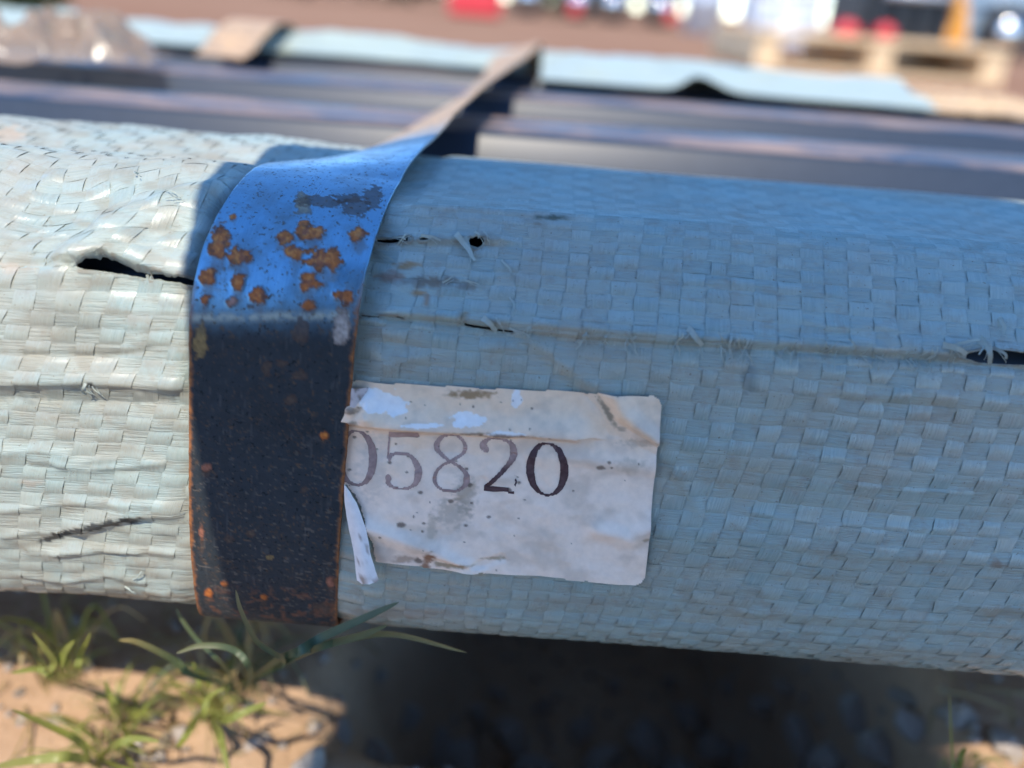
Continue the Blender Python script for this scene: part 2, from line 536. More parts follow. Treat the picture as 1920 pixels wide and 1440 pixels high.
# folds of the wrap: pixel polyline, height, half width above and below the line (mm)
FOLDS = []
def fold(pts, h, wa, wb): FOLDS.append((poly_px(pts), h, wa, wb))
fold([(-120, 716), (60, 718), (170, 716), (260, 722), (380, 728)], 1.3, 3.0, 1.0)
fold([(-120, 752), (100, 748), (250, 756), (380, 760)], -0.5, 1.2, 2.2)
fold([(150, 1000), (240, 968), (300, 962), (390, 966)], 0.9, 2.2, 1.0)
fold([(-60, 1050), (90, 1022), (230, 985), (270, 980)], -0.4, 1.0, 1.5)
fold([(130, 515), (185, 470), (260, 415), (345, 380), (470, 352)], 2.4, 2.6, 5.5)
fold([(200, 350), (330, 400), (440, 430)], 0.7, 2.5, 2.5)
fold([(60, 420), (170, 440), (230, 490)], -0.5, 2.0, 2.0)
fold([(165, 500), (205, 484), (290, 512), (385, 532)], 2.0, 5.5, 0.45)      # raised lip of the tear
fold([(-100, 560), (100, 545), (250, 545), (400, 560)], -0.4, 1.0, 2.5)
fold([(660, 592), (800, 604), (930, 622), (1100, 640), (1300, 650), (1500, 662), (1700, 672), (1960, 694), (2200, 715)], -0.75, 0.8, 2.2)
fold([(660, 580), (930, 604), (1300, 634), (1700, 654), (2200, 695)], 0.55, 2.5, 1.0)
fold([(985, 632), (1060, 690), (1140, 740), (1240, 830), (1310, 960)], 0.5, 1.6, 1.0)
fold([(1010, 660), (1075, 735)], -0.4, 1.5, 1.5)
fold([(700, 452), (800, 456), (900, 452), (930, 455)], 0.7, 2.2, 0.6)
fold([(690, 690), (860, 655), (960, 650)], 0.45, 1.2, 1.2)
fold([(690, 640), (800, 660), (900, 645)], -0.45, 1.0, 1.5)
fold([(1280, 835), (1500, 860), (1920, 905), (2100, 920)], 0.45, 3.0, 2.2)
fold([(1240, 1000), (1500, 1020), (1920, 1065), (2100, 1085)], 0.55, 3.0, 3.0)
fold([(1300, 930), (1600, 960), (2000, 1000)], -0.5, 3.0, 3.0)
fold([(640, 1120), (900, 1140), (1300, 1165), (2000, 1220)], -0.35, 2.0, 2.0)
fold([(1680, 735), (1920, 760), (2100, 775)], 0.4, 1.5, 1.5)
fold([(740, 383), (1300, 420), (1920, 462), (2200, 480)], 0.35, 1.2, 1.2)

_r = random.Random(99)
for k in range(16):
    x0_ = _r.uniform(1180, 1800); y0_ = _r.uniform(480, 1180); L_ = _r.uniform(160, 520)
    if 600 < x0_ - L_ * .2 < 1260 and 700 < y0_ < 1100: x0_ += 240
    fold([(x0_ + L_ * q, y0_ + L_ * q * 0.075 + _r.uniform(-7, 7)) for q in (0, .25, .5, .75, 1)], _r.choice((.3, .22, -.25)), _r.uniform(.5, 1.0), _r.uniform(.4, .9))
for k in range(9):
    x0_ = _r.uniform(-40, 120); y0_ = _r.uniform(560, 1090); L_ = _r.uniform(140, 300)
    fold([(x0_ + L_ * q, y0_ + _r.uniform(-9, 9)) for q in (0, .33, .66, 1)], _r.choice((.5, .4, -.4)), _r.uniform(.6, 1.2), _r.uniform(.5, 1.0))
for k in range(7):
    x0_ = _r.uniform(0, 330); y0_ = _r.uniform(340, 480)
    fold([(x0_, y0_), (x0_ + _r.uniform(40, 90), y0_ - _r.uniform(10, 50))], _r.choice((.6, -.5)), 1.2, 1.2)

def folds(X, s, soft=1.0):
    D = 0.75 * (fbm(X / 30 + 3.1, s / 14 + 7.7, 5, 3) - 0.5)
    lf = 1 - side(X)
    D = D + lf * 1.5 * (fbm(X / 16 + 1.7, s / 11 + 2.2, 9, 3) - 0.5)
    for P, h, wa, wb in FOLDS:
        lo = P.min(0) - 14; hi = P.max(0) + 14
        mk = (X > lo[0]) & (X < hi[0]) & (s > lo[1]) & (s < hi[1])
        if not mk.any(): continue
        d, sg = dist_poly(X[mk], s[mk], P)
        w = np.where(sg > 0, wb, wa) * soft
        D[mk] += h * np.exp(-(d / w) ** 2)
    return D

def surf(X, s, h=0.0, soft=1.0, with_folds=True):
    yz = base_yz(X, s)
    e = 0.6
    t = base_yz(X, s + e) - base_yz(X, s - e)
    t = t / (np.linalg.norm(t, axis=-1, keepdims=True) + 1e-9)
    n = np.stack([t[..., 1], -t[..., 0]], -1)
    fo = folds(X, s, soft) if with_folds else 0.0
    xc = np.interp(s, [40, 75, 100, 150, 175], [-33, -35, -37, -41, -42])
    press = sstep(16.5, 13.0, np.abs(X - xc))
    o = h + fo * (1 - press) - 0.5 * press
    return np.stack([X, yz[..., 0] + n[..., 0] * o, yz[..., 1] + n[..., 1] * o], -1)

# holes torn through the wrap (photograph pixels)
HOLES = [poly_px(p) for p in (
    [(148, 511), (172, 500), (205, 492), (236, 500), (262, 511), (284, 518), (284, 526), (230, 518), (190, 514)],
    [(280, 516), (300, 520), (390, 532), (390, 540), (330, 535), (280, 527)],
    [(706, 447), (735, 449), (772, 450), (770, 457), (740, 456), (706, 452)],
    [(785, 452), (806, 450), (806, 456), (788, 457)],
    [(872, 449), (884, 452), (893, 446), (912, 452), (904, 461), (889, 468), (878, 458)],
    [(676, 592), (760, 595), (762, 597), (676, 595)],
    [(868, 607), (905, 611), (965, 622), (960, 625), (905, 616), (868, 610)],
    [(1790, 668), (1832, 661), (1850, 655), (1990, 672), (1990, 688), (1840, 680)],
)]
# stains, plus a dark band under the left fold: centre, radii (px), colour, strength
RUSTC = (0.26, 0.085, 0.025); BROWN = (0.13, 0.085, 0.055); DARK = (0.03, 0.028, 0.026)
STAINS_AND_BAND = [(765, 497, 26, 9, (0.30, 0.16, 0.05), .8), (735, 518, 34, 11, (0.24, 0.11, 0.06), .7), (800, 528, 60, 11, BROWN, .75), (870, 537, 22, 8, BROWN, .6),
          (785, 551, 18, 8, (0.33, 0.16, 0.04), .8), (800, 562, 5, 14, (0.3, 0.12, 0.03), .7), (740, 452, 50, 7, BROWN, .7), (850, 455, 60, 8, (0.2, 0.17, 0.12), .5),
          (870, 592, 10, 10, (0.25, 0.18, 0.09), .7), (1030, 408, 34, 5, (0.05, 0.07, 0.05), .8), (1010, 420, 12, 4, (0.2, 0.12, 0.06), .5), (1405, 715, 16, 30, (0.08, 0.1, 0.11), .45),
          (1608, 831, 3, 6, DARK, 1), (690, 470, 22, 20, (0.22, 0.17, 0.1), .5), (170, 745, 210, 16, (0.12, 0.12, 0.10), .55), (120, 775, 160, 14, (0.2, 0.19, 0.16), .4), (168, 722, 8, 6, (0.02, 0.02, 0.02), .9),
          (240, 1090, 22, 14, (0.2, 0.17, 0.12), .6), (60, 905, 30, 8, (0.33, 0.2, 0.12), .4), (20, 500, 40, 12, (0.36, 0.24, 0.16), .4), (15, 250, 40, 20, (0.4, 0.26, 0.16), .5),
          (340, 570, 60, 10, BROWN, .35), (280, 590, 90, 10, (0.22, 0.19, 0.15), .4), (300, 385, 90, 12, (0.25, 0.22, 0.18), .3), (1700, 1230, 220, 20, (0.3, 0.25, 0.18), .4),
          (1890, 1150, 60, 16, (0.26, 0.2, 0.13), .5), (1870, 1060, 20, 8, (0.2, 0.1, 0.05), .6), (1780, 668, 60, 14, (0.2, 0.17, 0.12), .4), (760, 1150, 160, 12, (0.28, 0.22, 0.17), .5), (200, 1118, 220, 9, (0.2, 0.15, 0.1), .7), (1100, 1130, 80, 12, (0.25, 0.2, 0.16), .3)]
SCRATCH = np.array([(78, 1014), (108, 1004), (165, 991), (215, 980), (258, 975)], float)

def paint(P, seed=3):
    """stain colour + strength per vertex"""
    px, py = proj(P)
    n = len(P)
    col = np.zeros((n, 4)); col[:, :3] = BROWN
    nz = fbm(px / 9.0, py / 9.0, seed, 4)
    nz2 = fbm(px / 40.0, py / 14.0, seed + 5, 3)
    for (cx, cy, rx, ry, c, a) in STAINS_AND_BAND:
        q = np.hypot((px - cx) / rx, (py - cy) / ry)
        k = a * sstep(1.25, 0.45, q + (nz - 0.5) * 1.3)
        m_ = k > col[:, 3]
        col[m_, :3] = c; col[m_, 3] = k[m_]
    d = np.full(n, 1e9)
    for k in range(len(SCRATCH) - 1):
        a, b = SCRATCH[k], SCRATCH[k + 1]; e = b - a
        t = np.clip(((px - a[0]) * e[0] + (py - a[1]) * e[1]) / (e @ e), 0, 1)
        d = np.minimum(d, np.hypot(px - a[0] - t * e[0], py - a[1] - t * e[1]))
    k = 0.93 * sstep(7.5, 3.0, d + (nz - 0.5) * 20 + 4 * (nz2 - .5))
    m_ = k > col[:, 3]; col[m_, :3] = (0.022, 0.024, 0.024); col[m_, 3] = k[m_]
    g = (sstep(0.45, 0.75, nz2) * 0.5 + 0.12) * (px < 420)  # dust on the left, thickened to tone down the sunlit side
    m_ = g > col[:, 3]; col[m_, :3] = (0.25, 0.235, 0.185); col[m_, 3] = g[m_]
    return col

# ------------------------------------------------------------------ ground
def ground_height(x, y):
    shade_dip = sstep(-0.05, -0.012, x + 0.012 * (fbm(y / 0.03, x * 0, 37, 2) - .5)) * sstep(0.135, 0.105, x) * sstep(0.132, 0.19, y) * sstep(0.46, 0.36, y)  # invented hollow that deepens the shade under the bundle
    return 0.006 * (fbm(x / 0.05, y / 0.05, 31, 4) - 0.5) + 0.004 * (fbm(x / 0.012, y / 0.012, 33, 3) - 0.5) - 0.11 * shade_dip
xs = np.concatenate([[-400, -120, -40, -12, -5, -2.2, -1.1], np.linspace(-0.6, 0.6, 241), [1.1, 2.2, 5, 12, 40, 120, 400]])
ys = np.concatenate([[-400, -60, -12, -3, -1], np.linspace(-0.35, 0.5, 171), [0.9, 1.5, 2.5, 4, 7, 12, 20, 40, 90, 200, 800]])
gx, gy = np.meshgrid(xs, ys, indexing='ij')
fade = sstep(0.62, 0.45, np.abs(gx)) * sstep(0.52, 0.4, gy)
gz = ground_height(gx, gy) * fade
tag(mesh_obj('ground', np.stack([gx, gy, gz], -1).reshape(-1, 3), grid_faces(len(xs), len(ys)), MT['ground'], mm=False), kind='structure',
    label='bare tan dirt ground of the yard')

def on_ground(px, py):
    d = ray(np.array(px, float), np.array(py, float)); t = np.linspace(90, 620, 900)
    P = (CAMPOS + d[None] * t[:, None]) * MM
    k = np.argmax(P[:, 2] < ground_height(P[:, 0], P[:, 1]))
    return P[k]

# ------------------------------------------------------------------ stacked ribbed sheets
def rib_profile(y0, y1, first=151.0, pitch=93.0, top=124.0 + LIFT, low=111.5 + LIFT):
    pts = []
    k = -1
    while first + k * pitch < y1:
        a = first + k * pitch
        pts += [(a - 7.5, low), (a - 6.8, low + .4), (a - 0.9, top - 1.0), (a, top), (a + 1.2, top + .3), (a + 32, top + .3), (a + 33.5, top), (a + 34.5, top - 1),
                (a + 43, low + .3), (a + 44, low), (a + 56, low), (a + 57, low + .9), (a + 62, low + .9), (a + 63, low)]
        k += 1
    return [p for p in pts if y0 <= p[0] <= y1]
rp = np.array(rib_profile(128, 470))
XS = np.linspace(-620, 640, 60)
def sheet_mesh(name, dz, parent=None):
    X, k = np.meshgrid(XS, np.arange(len(rp)), indexing='ij')
    Y = rp[k, 0]; Z = rp[k, 1] + dz + 0.7 * np.sin(X / 130 + dz)
    V = np.stack([X, Y, Z], -1).reshape(-1, 3)
    o = mesh_obj(name, V, grid_faces(*X.shape)[:, ::-1], MT['sheet'], parent, smooth=False)
    md = o.modifiers.new('thickness', 'SOLIDIFY'); md.thickness = 0.0006; md.offset = -1
    return o
top_sheet = sheet_mesh('ribbed_metal_sheet', 0)
tag(top_sheet, 'uppermost dark grey ribbed metal sheet lying bare between the wrapped edges', 'metal sheet')
for k in range(1, 12):
    o = sheet_mesh('lower_sheet', -5.2 * k, top_sheet)

# ------------------------------------------------------------------ woven wrap
wrap = empty('woven_wrap', (0, 0.2, 0.05), 'pale green woven plastic wrap torn open around the sheet bundle', 'wrap')
PX, PS = 3.72, 2.52
X_LO, X_HI = -300.0, 320.0
N_WARP = int((X_HI - X_LO) / PX)
N_WEFT = int((S_MAX - 14) / PS)

def weave(a, b):
    """index space -> surface millimetres"""
    X = X_LO + a * PX
    s = 1.0 + b * PS
    w = side(X)
    t = s - 72.0                                     # from the crest down
    sh = (1 - w) * 0.26 * t + w * (0.06 * t + 0.0034 * np.clip(t - 20, 0, 90) ** 2 * sstep(-10, 60, X))
    Xn = X - sh
    sn = s - (1 - w) * 0.028 * (X + 40) + w * 0.004 * (X + 20)
    Xn = Xn + 1.5 * (fbm(X / 40, s / 30, 51, 2) - 0.5) + 0.5 * (fbm(X / 9, s / 9, 57, 2) - 0.5)
    sn = sn + 1.4 * (fbm(X / 35, s / 40, 61, 2) - 0.5) + 0.35 * (fbm(X / 8, s / 8, 67, 2) - 0.5)
    # the crumpled corner beside the strap is pulled round until its weave runs diagonally
    cx, cs = -66.0, 63.0
    g = np.exp(-(((Xn - cx) / 17) ** 2 + ((sn - cs) / 13) ** 2) ** 1.4) * 0.6
    dx, ds = Xn - cx, sn - cs
    Xn, sn = cx + dx * np.cos(g) + ds * np.sin(g), cs - dx * np.sin(g) + ds * np.cos(g)
    return Xn, sn

def overunder(t):
    c = np.cos(math.pi * t)
    return np.sign(c) * np.abs(c) ** 0.8

def tape(name, A, B, H, along, across):
    nu, nv = A.shape
    X, s = weave(A, B)
    V = surf(X, s, H).reshape(-1, 3)
    Fq = grid_faces(nu, nv)
    keep = np.ones(len(Fq), bool)
    Xf, sf = X.reshape(-1).copy(), s.reshape(-1).copy()
    for P in HOLES:
        lo, hi = P.min(0) - 3, P.max(0) + 3
        if not ((Xf > lo[0]) & (Xf < hi[0]) & (sf > lo[1]) & (sf < hi[1])).any(): continue
        ins = in_poly(Xf, sf, P)
        if not ins.any(): continue
        if hi[1] - lo[1] - 6 < 2.2:
            keep &= ~in_poly(Xf[Fq].mean(1), sf[Fq].mean(1), P)
        else:
            keep &= ~ins[Fq].all(1)
        bd = np.full(ins.sum(), 1e9); bx = Xf[ins].copy(); bs = sf[ins].copy(); qx, qs = Xf[ins], sf[ins]
        for k in range(len(P)):
            a, b = P[k], P[(k + 1) % len(P)]; e = b - a
            t = np.clip(((qx - a[0]) * e[0] + (qs - a[1]) * e[1]) / (e @ e + 1e-9), 0, 1)
            dd = np.hypot(qx - a[0] - t * e[0], qs - a[1] - t * e[1]); m2 = dd < bd
            bd = np.where(m2, dd, bd); bx = np.where(m2, a[0] + t * e[0], bx); bs = np.where(m2, a[1] + t * e[1], bs)
        Xf[ins] = bx; sf[ins] = bs
        V = surf(Xf.reshape(nu, nv), sf.reshape(nu, nv), H).reshape(-1, 3)
    keep &= (s.reshape(-1)[Fq].min(1) > 0.2) & (s.reshape(-1)[Fq].max(1) < S_MAX - 4)
    Fq = Fq[keep]
    if not len(Fq): return None
    used = np.zeros(len(V), bool); used[Fq.ravel()] = True
    ren = np.cumsum(used) - 1
    V = V[used]
    uv = np.stack([along.reshape(-1), across.reshape(-1)], 1)[used]
    return mesh_obj(name, V, ren[Fq], MT['wrap' if name == 'warp_tape' else 'weft'], wrap, uv=uv, attrs={'stain_tone': paint(V)})

AMP = 0.2
def fine_axis(n, X0, step, lo, hi, fine, coarse):
    out = []
    for k in range(n):
        q = fine if lo < X0 + k * step < hi else coarse
        out += list(k - 0.5 + np.arange(q) / q)
    return np.array(out + [n - 0.5])

for i in range(N_WARP):
    x = X_LO + i * PX
    nearby = -150 < x < 175
    b = fine_axis(N_WEFT, 0, PS, 0, 400, 7 if nearby else 3, 3)
    wd = random.uniform(1.0, 1.07) if random.random() > 0.08 else random.uniform(0.66, 0.85)
    c = np.linspace(-0.5, 0.5, 5 if nearby else 3)
    jit = random.uniform(-0.05, 0.05)
    B, Cc = np.meshgrid(b, c, indexing='ij')
    pinch = 1 - (0.04 if random.random() < .8 else 0.4) * sstep(0.45, 0.8, fbm(B * 0.4, B * 0 + i, 81, 2))
    A = i + jit + Cc * wd * pinch + 0.07 * (fbm(B * 0.35, B * 0 + i * 3.3, 83, 2) - 0.5)
    sgn = 1 if i % 2 == 0 else -1
    taut = 0.14 + 0.86 * sstep(56, 74, 1.0 + B * PS) if x > -40 else 1.0
    H = taut * AMP * sgn * overunder(B) * (1 - 0.3 * (2 * Cc) ** 2) + 0.05 * (fbm(B * 2.3, Cc * 4 + i * 7, 85, 2) - 0.5)
    tape('warp_tape', A, B, H, B * PS + i * 13.7, Cc * PX + i * 5.1)
for j in range(N_WEFT):
    a = fine_axis(N_WARP, X_LO, PX, -150, 175, 7, 3)
    c = np.linspace(-0.5, 0.5, 7)
    wd = random.uniform(1.02, 1.1)
    A, Cc = np.meshgrid(a, c, indexing='ij')
    B = j + random.uniform(-0.03, 0.03) + Cc * wd * (1 - 0.06 * fbm(A * 0.6, A * 0 + j, 91, 2))
    sgn = np.where(np.round(A) % 2 == 0, -1, 1)
    H = 0.45 * AMP * -overunder(A) * (1 if j % 2 == 0 else -1) * (1 - 0.3 * (2 * Cc) ** 2)
    # warp i lies over weft j when i + j is even; cos(pi a) already flips the sign from column to column
    tw_ = np.where(X_LO + A * PX > -40, 0.14 + 0.86 * sstep(56, 74, 1.0 + B * PS), 1.0)
    H = H * tw_ + (0.3 + 0.7 * tw_) * 0.16 * (fbm(A * 0.4 + j * 3, Cc * 6 + j * 9, 93, 2) - 0.5)
    tape('weft_tape', A, B, H, A * PX + j * 17.3, Cc * PS + j * 3.9)

# the lamination under the tapes, and an added black sheet for the darkness inside the tears
def shell(name, off, mat, holes, parent, x0=X_LO, x1=X_HI, dx=1.2, soft=1.3, wf=True):
    X, s = np.meshgrid(np.arange(x0, x1, dx), np.arange(0.5, S_MAX - 6, 0.9), indexing='ij')
    V = surf(X, s, off, soft, wf).reshape(-1, 3)
    Fq = grid_faces(*X.shape)
    if holes:
        cX = X.reshape(-1)[Fq].mean(1); cs_ = s.reshape(-1)[Fq].mean(1)
        keep = np.ones(len(Fq), bool)
        for P in HOLES:
            keep &= ~(in_poly(cX, cs_, P) | (dist_poly(cX, cs_, P, True)[0] < 0.7))
        Fq = Fq[keep]
    return mesh_obj(name, V, Fq, mat, parent)
shell('lamination', -0.2, MT['liner'], True, wrap, soft=1.0, dx=0.9)
shell('dark_backing', -2.6, MT['tear_backing'], False, wrap, dx=2.5, wf=False)

# frayed fibres along the worn fold and round the tears
def ribbon(name, P3, width, mat, parent, wdir=None, attrs=None):
    P3 = np.array(P3, float); n = len(P3)
    T = np.gradient(P3, axis=0); T /= np.linalg.norm(T, axis=1, keepdims=True) + 1e-9
    Wd = np.cross(T, (CAMPOS - P3)) if wdir is None else np.tile(np.asarray(wdir, float), (n, 1))
    Wd = Wd / (np.linalg.norm(Wd, axis=1, keepdims=True) + 1e-9)
    w = np.asarray(width, float) * np.ones(n) / 2
    V = np.stack([P3 - Wd * w[:, None], P3 + Wd * w[:, None]], 1).reshape(-1, 3)
    return V, grid_faces(n, 2)

def fray(px, py, dx, dy, lift, width, seed):
    r = random.Random(seed)
    X0, s0 = pix2surf(px, py); X1, s1 = pix2surf(px + dx, py + dy)
    t = np.linspace(0, 1, 9)
    X = X0[0] + (X1[0] - X0[0]) * t + 0.3 * np.sin(t * 5 + r.random() * 6) * t
    s = s0[0] + (s1[0] - s0[0]) * t
    P = surf(X, s, 0.35 + lift * np.sin(t * math.pi * r.uniform(0.55, 0.95)))
    V, Fq = ribbon('f', P, width * (1 - 0.35 * t), None, None)
    uv = np.stack([np.repeat(t * 5, 2), np.tile([0, 1.0], 9)], 1)
    st = np.zeros((len(V), 4)); st[:, :3] = (0.34, 0.38, 0.33); st[:, 3] = 0.7
    mesh_obj('frayed_fibre', V, Fq, MT['wrap'], wrap, uv=uv, attrs={'stain_tone': st})
k = 0
for (px, py) in ((1100, 628), (1135, 630), (1185, 634), (1275, 640), (1312, 645), (1358, 645), (1395, 650), (1470, 655), (1492, 658), (1545, 662), (1560, 660), (1610, 665), (1650, 668), (1700, 672), (1716, 676), (1740, 680), (1782, 672)):
    for q in range(random.choice((4, 5, 6))):
        fray(px + random.uniform(-12, 12), py + random.uniform(-4, 4), random.uniform(-16, 22), random.uniform(14, 34) * random.choice((1, 1, -0.7)), random.uniform(.2, .8), random.uniform(.08, .28), k); k += 1
for (px, py, dx, dy, l, w) in ((1762, 650, 40, 18, 1.2, 2.4), (1770, 655, 60, -12, 1.4, .6), (1830, 640, 22, 44, 1.6, 1.2), (1835, 632, 14, 46, 1.8, .4), (1842, 640, -14, 30, 1.0, .4), (1856, 655, 26, 22, .8, .7), (1872, 596, 6, 34, .6, .8), (1800, 660, 30, -20, 1.1, .3),
                               (1288, 618, 24, 30, .9, 2.8), (1368, 635, -4, 30, .8, .5), (1400, 640, -14, 34, .7, .3), (955, 618, 40, 14, .8, .3), (975, 628, 22, -14, 1.0, .25), (980, 622, 24, 26, .8, .2), (930, 600, 16, 24, .6, .3), (905, 600, 30, 22, .7, 1.6),
                               (855, 445, 34, 46, .9, 1.8), (872, 450, 18, 46, .9, .9), (735, 446, 30, 14, .6, .5), (745, 462, 24, -14, .5, .4), (790, 450, 40, 10, .7, .6), (890, 440, 10, 16, .6, .5), (905, 440, 14, 20, .5, .4), (700, 470, 36, 22, .4, .5),
                               (170, 715, -6, 24, 1.4, .6), (166, 718, 8, 18, 1.2, .3), (180, 722, 12, 20, .8, .25), (235, 1098, 22, 8, .5, .3), (250, 1085, 20, -16, .9, .4), (262, 335, -8, 6, .9, .5), (320, 385, 26, 8, .5, .3), (350, 395, -26, 6, .5, .3),
                               (870, 530, 26, 8, .4, .4), (830, 535, 24, -10, .5, .4), (940, 490, 18, 26, .4, .5), (955, 560, 12, 24, .4, .4)):
    fray(px, py, dx, dy, l * .8, min(w, 1.3) * .75, k); k += 1
    fray(px + 6, py + 3, dx * .7, dy * 1.1, l * .5, .14, k); k += 1

for hk, P in enumerate(HOLES):
    Q = np.vstack([P, P[:1]]); d = np.concatenate([[0], np.cumsum(np.hypot(*np.diff(Q, axis=0).T))])
    tt = np.linspace(0, d[-1], max(24, int(d[-1] / 0.35)))
    hx = np.interp(tt, d, Q[:, 0]); hs = np.interp(tt, d, Q[:, 1])
    cx_, cs2 = P.mean(0); ox, os_ = hx - cx_, hs - cs2
    tx_, ts_ = np.gradient(hx), np.gradient(hs); tl = np.hypot(tx_, ts_) + 1e-9
    nx_, ns_ = ts_ / tl, -tx_ / tl
    fl = np.sign(np.sum(nx_ * ox + ns_ * os_) + 1e-9); nx_, ns_ = nx_ * fl, ns_ * fl
    wv = (fbm(tt / 0.8, tt * 0 + hk, 131, 3) - 0.5)
    rows = []
    for off, hh in ((-0.06, -0.12), (0.0, 0.1), (0.16, 0.2), (0.42, 0.1)):
        o2 = off + 0.45 * wv
        rows.append(surf(hx + nx_ * o2, hs + ns_ * o2, hh + 0.3 * wv))
    V = np.stack(rows, 1).reshape(-1, 3)
    st = paint(V); g2 = 0.6 * sstep(0.4, 0.7, np.repeat(wv, 4) + .5); mk2 = g2 > st[:, 3]; st[mk2, :3] = (0.24, 0.2, 0.15); st[mk2, 3] = g2[mk2]
    mesh_obj('torn_edge', V, grid_faces(len(tt), 4), MT['weft'], wrap, uv=np.stack([np.repeat(tt, 4), np.tile([0, .5, 1, 1.5], len(tt))], 1), attrs={'stain_tone': st})

# the wrap folded over the far edge of the stack
def far_flap(x0, x1, ynear, seed, notch=None):
    u = np.linspace(0, 1, int((x1 - x0) / 3)); v = np.linspace(0, 1, 26)
    Uu, Vv = np.meshgrid(u, v, indexing='ij')
    X = x0 + (x1 - x0) * Uu
    pr = catmull([(0, 128.2), (0.1, 129.8), (0.35, 133.5), (0.62, 136.5), (0.82, 133), (0.95, 121), (1.0, 95), (1.01, 50)], 12)
    tt = np.linspace(0, 1, len(pr))
    yv = np.interp(Vv, tt, pr[:, 0]); zv = np.interp(Vv, tt, pr[:, 1])
    edge = 14 * (fbm(X / 38, X * 0, seed, 3) - 0.5)
    if notch: edge = edge + notch[2] * np.exp(-((X - notch[0]) / notch[1]) ** 2)
    Y = ynear + edge * (1 - Vv) + yv * (484 - ynear - edge * (1 - Vv))
    Z = zv + 8 * (fbm(X / 28, Y / 14, seed + 3, 4) - 0.5) * np.sin(math.pi * np.clip(Vv, 0, 1)) ** 0.6
    if notch: Z = Z + 5 * np.exp(-((X - notch[0]) / notch[1]) ** 2) * np.exp(-(Vv / 0.25) ** 2)
    V = np.stack([X, Y, Z + LIFT], -1).reshape(-1, 3)
    st = np.zeros((len(V), 4))
    o = mesh_obj('far_flap', V, grid_faces(*X.shape)[:, ::-1], MT['flap'], wrap, uv=np.stack([X.reshape(-1), Y.reshape(-1)], 1), attrs={'stain_tone': st})
    o.data.flip_normals()
    return o
far_flap(-460, -6, 428, 201)
far_flap(2, 186, 392, 207, (78, 10, 20))

# ------------------------------------------------------------------ sticker with its printed number
label = empty('number_sticker', (0.03, 0.11, 0.06), 'creased dirty white number sticker stuck on the wrap beside the strap', 'sticker')
LC = np.array([(590, 712), (1240, 742), (1207, 1096), (565, 1040)], float)
def lab_px(u, v):
    u = np.asarray(u)[..., None]; v = np.asarray(v)[..., None]
    return (LC[0] * (1 - u) + LC[1] * u) * (1 - v) + (LC[3] * (1 - u) + LC[2] * u) * v
LF = [(poly_px(p), h, wa, wb) for p, h, wa, wb in (
    ([(660, 790), (760, 798), (860, 806), (940, 812), (1000, 812), (1080, 818)], 0.85, 2.6, 0.6),
    ([(700, 822), (860, 826), (1000, 830)], -0.3, 1.0, 2.0),
    ([(1112, 742), (1135, 770), (1152, 800)], -0.5, 0.7, 0.9), ([(1152, 745), (1165, 775), (1200, 800), (1240, 830)], 0.55, 1.4, 0.9), ([(1152, 798), (1190, 815), (1240, 845)], -0.4, 0.7, 1.2),
    ([(690, 985), (760, 1010), (820, 1030), (880, 1060)], 0.6, 1.2, 2.0), ([(820, 1048), (880, 1062), (940, 1042)], -0.3, 0.6, 0.8), ([(1120, 990), (1180, 1005), (1220, 985)], 0.5, 1.6, 1.6),
    ([(840, 990), (870, 940), (905, 905)], -0.25, 0.9, 1.5), ([(660, 760), (690, 745), (690, 775)], 0.7, 1.2, 1.2), ([(1000, 850), (1100, 860), (1235, 880)], 0.3, 1.5, 1.5))]
def lab_surf(X, s, h=0.0):
    D = h + 0.6 + 0.75 * (fbm(X / 8, s / 5, 301, 3) - 0.5) + 0.2 * (fbm(X / 1.8, s / 1.8, 303, 2) - 0.5)
    for P, hh, wa, wb in LF:
        d, sg = dist_poly(X, s, P)
        D = D + 1.9 * hh * np.exp(-(d / np.where(sg > 0, wb, wa)) ** 2)
    D = np.maximum(D, 0.34 + h)
    yz = surf(X, s, D, 2.2)
    return yz
nu, nv = 300, 170
Uu, Vv = np.meshgrid(np.linspace(0, 1, nu), np.linspace(0, 1, nv), indexing='ij')
LP = lab_px(Uu, Vv).reshape(-1, 2)
LX, LS = pix2surf(LP[:, 0], LP[:, 1])
# smooth the table steps of the lookup
def smooth_grid(a, n=6):
    a = a.reshape(nu, nv).copy()
    for _ in range(n):
        a[:, 1:-1] = (a[:, :-2] + 2 * a[:, 1:-1] + a[:, 2:]) / 4
    return a.reshape(-1)
LX = smooth_grid(LX); LS = smooth_grid(LS)
LV = lab_surf(LX, LS)
lx, ly = LP[:, 0], LP[:, 1]
Fq = grid_faces(nu, nv)
fu = Uu.reshape(-1)[Fq].mean(1); fv = Vv.reshape(-1)[Fq].mean(1); fx = lx[Fq].mean(1); fy = ly[Fq].mean(1)
rw, rh = 21 / 650.0, 21 / 352.0
du = np.maximum(0, fu - (1 - rw)) / rw; dv = np.maximum(0, np.abs(fv - 0.5) - (0.5 - rh)) / rh
keep = np.hypot(du, dv) <= 1.0
torn = np.array([(560, 900), (645, 905), (662, 925), (676, 948), (690, 985), (700, 1020), (712, 1075), (560, 1080)], float)
keep &= ~in_poly(fx + 4 * (fbm(fx / 6, fy / 6, 311, 2) - .5), fy, torn)
wob = 3.5 * (fbm(fx / 22, fx * 0, 313, 3) - 0.45)
keep &= fy - wob > (lab_px(fu, fv * 0)[:, 1])
keep &= fy + wob < (lab_px(fu, fv * 0 + 1)[:, 1])
col = np.ones((len(LV), 4))
n1 = fbm(lx / 60, ly / 40, 321, 4); n2 = fbm(lx / 7, ly / 5, 323, 3); n3 = fbm(lx / 14, ly / 9, 325, 4)
top = sstep(930, 740, ly + 120 * (n1 - 0.5))[:, None]
c = np.array((0.95, 0.77, 0.635)) * (1 - top) + np.array((0.93, 0.68, 0.475)) * top
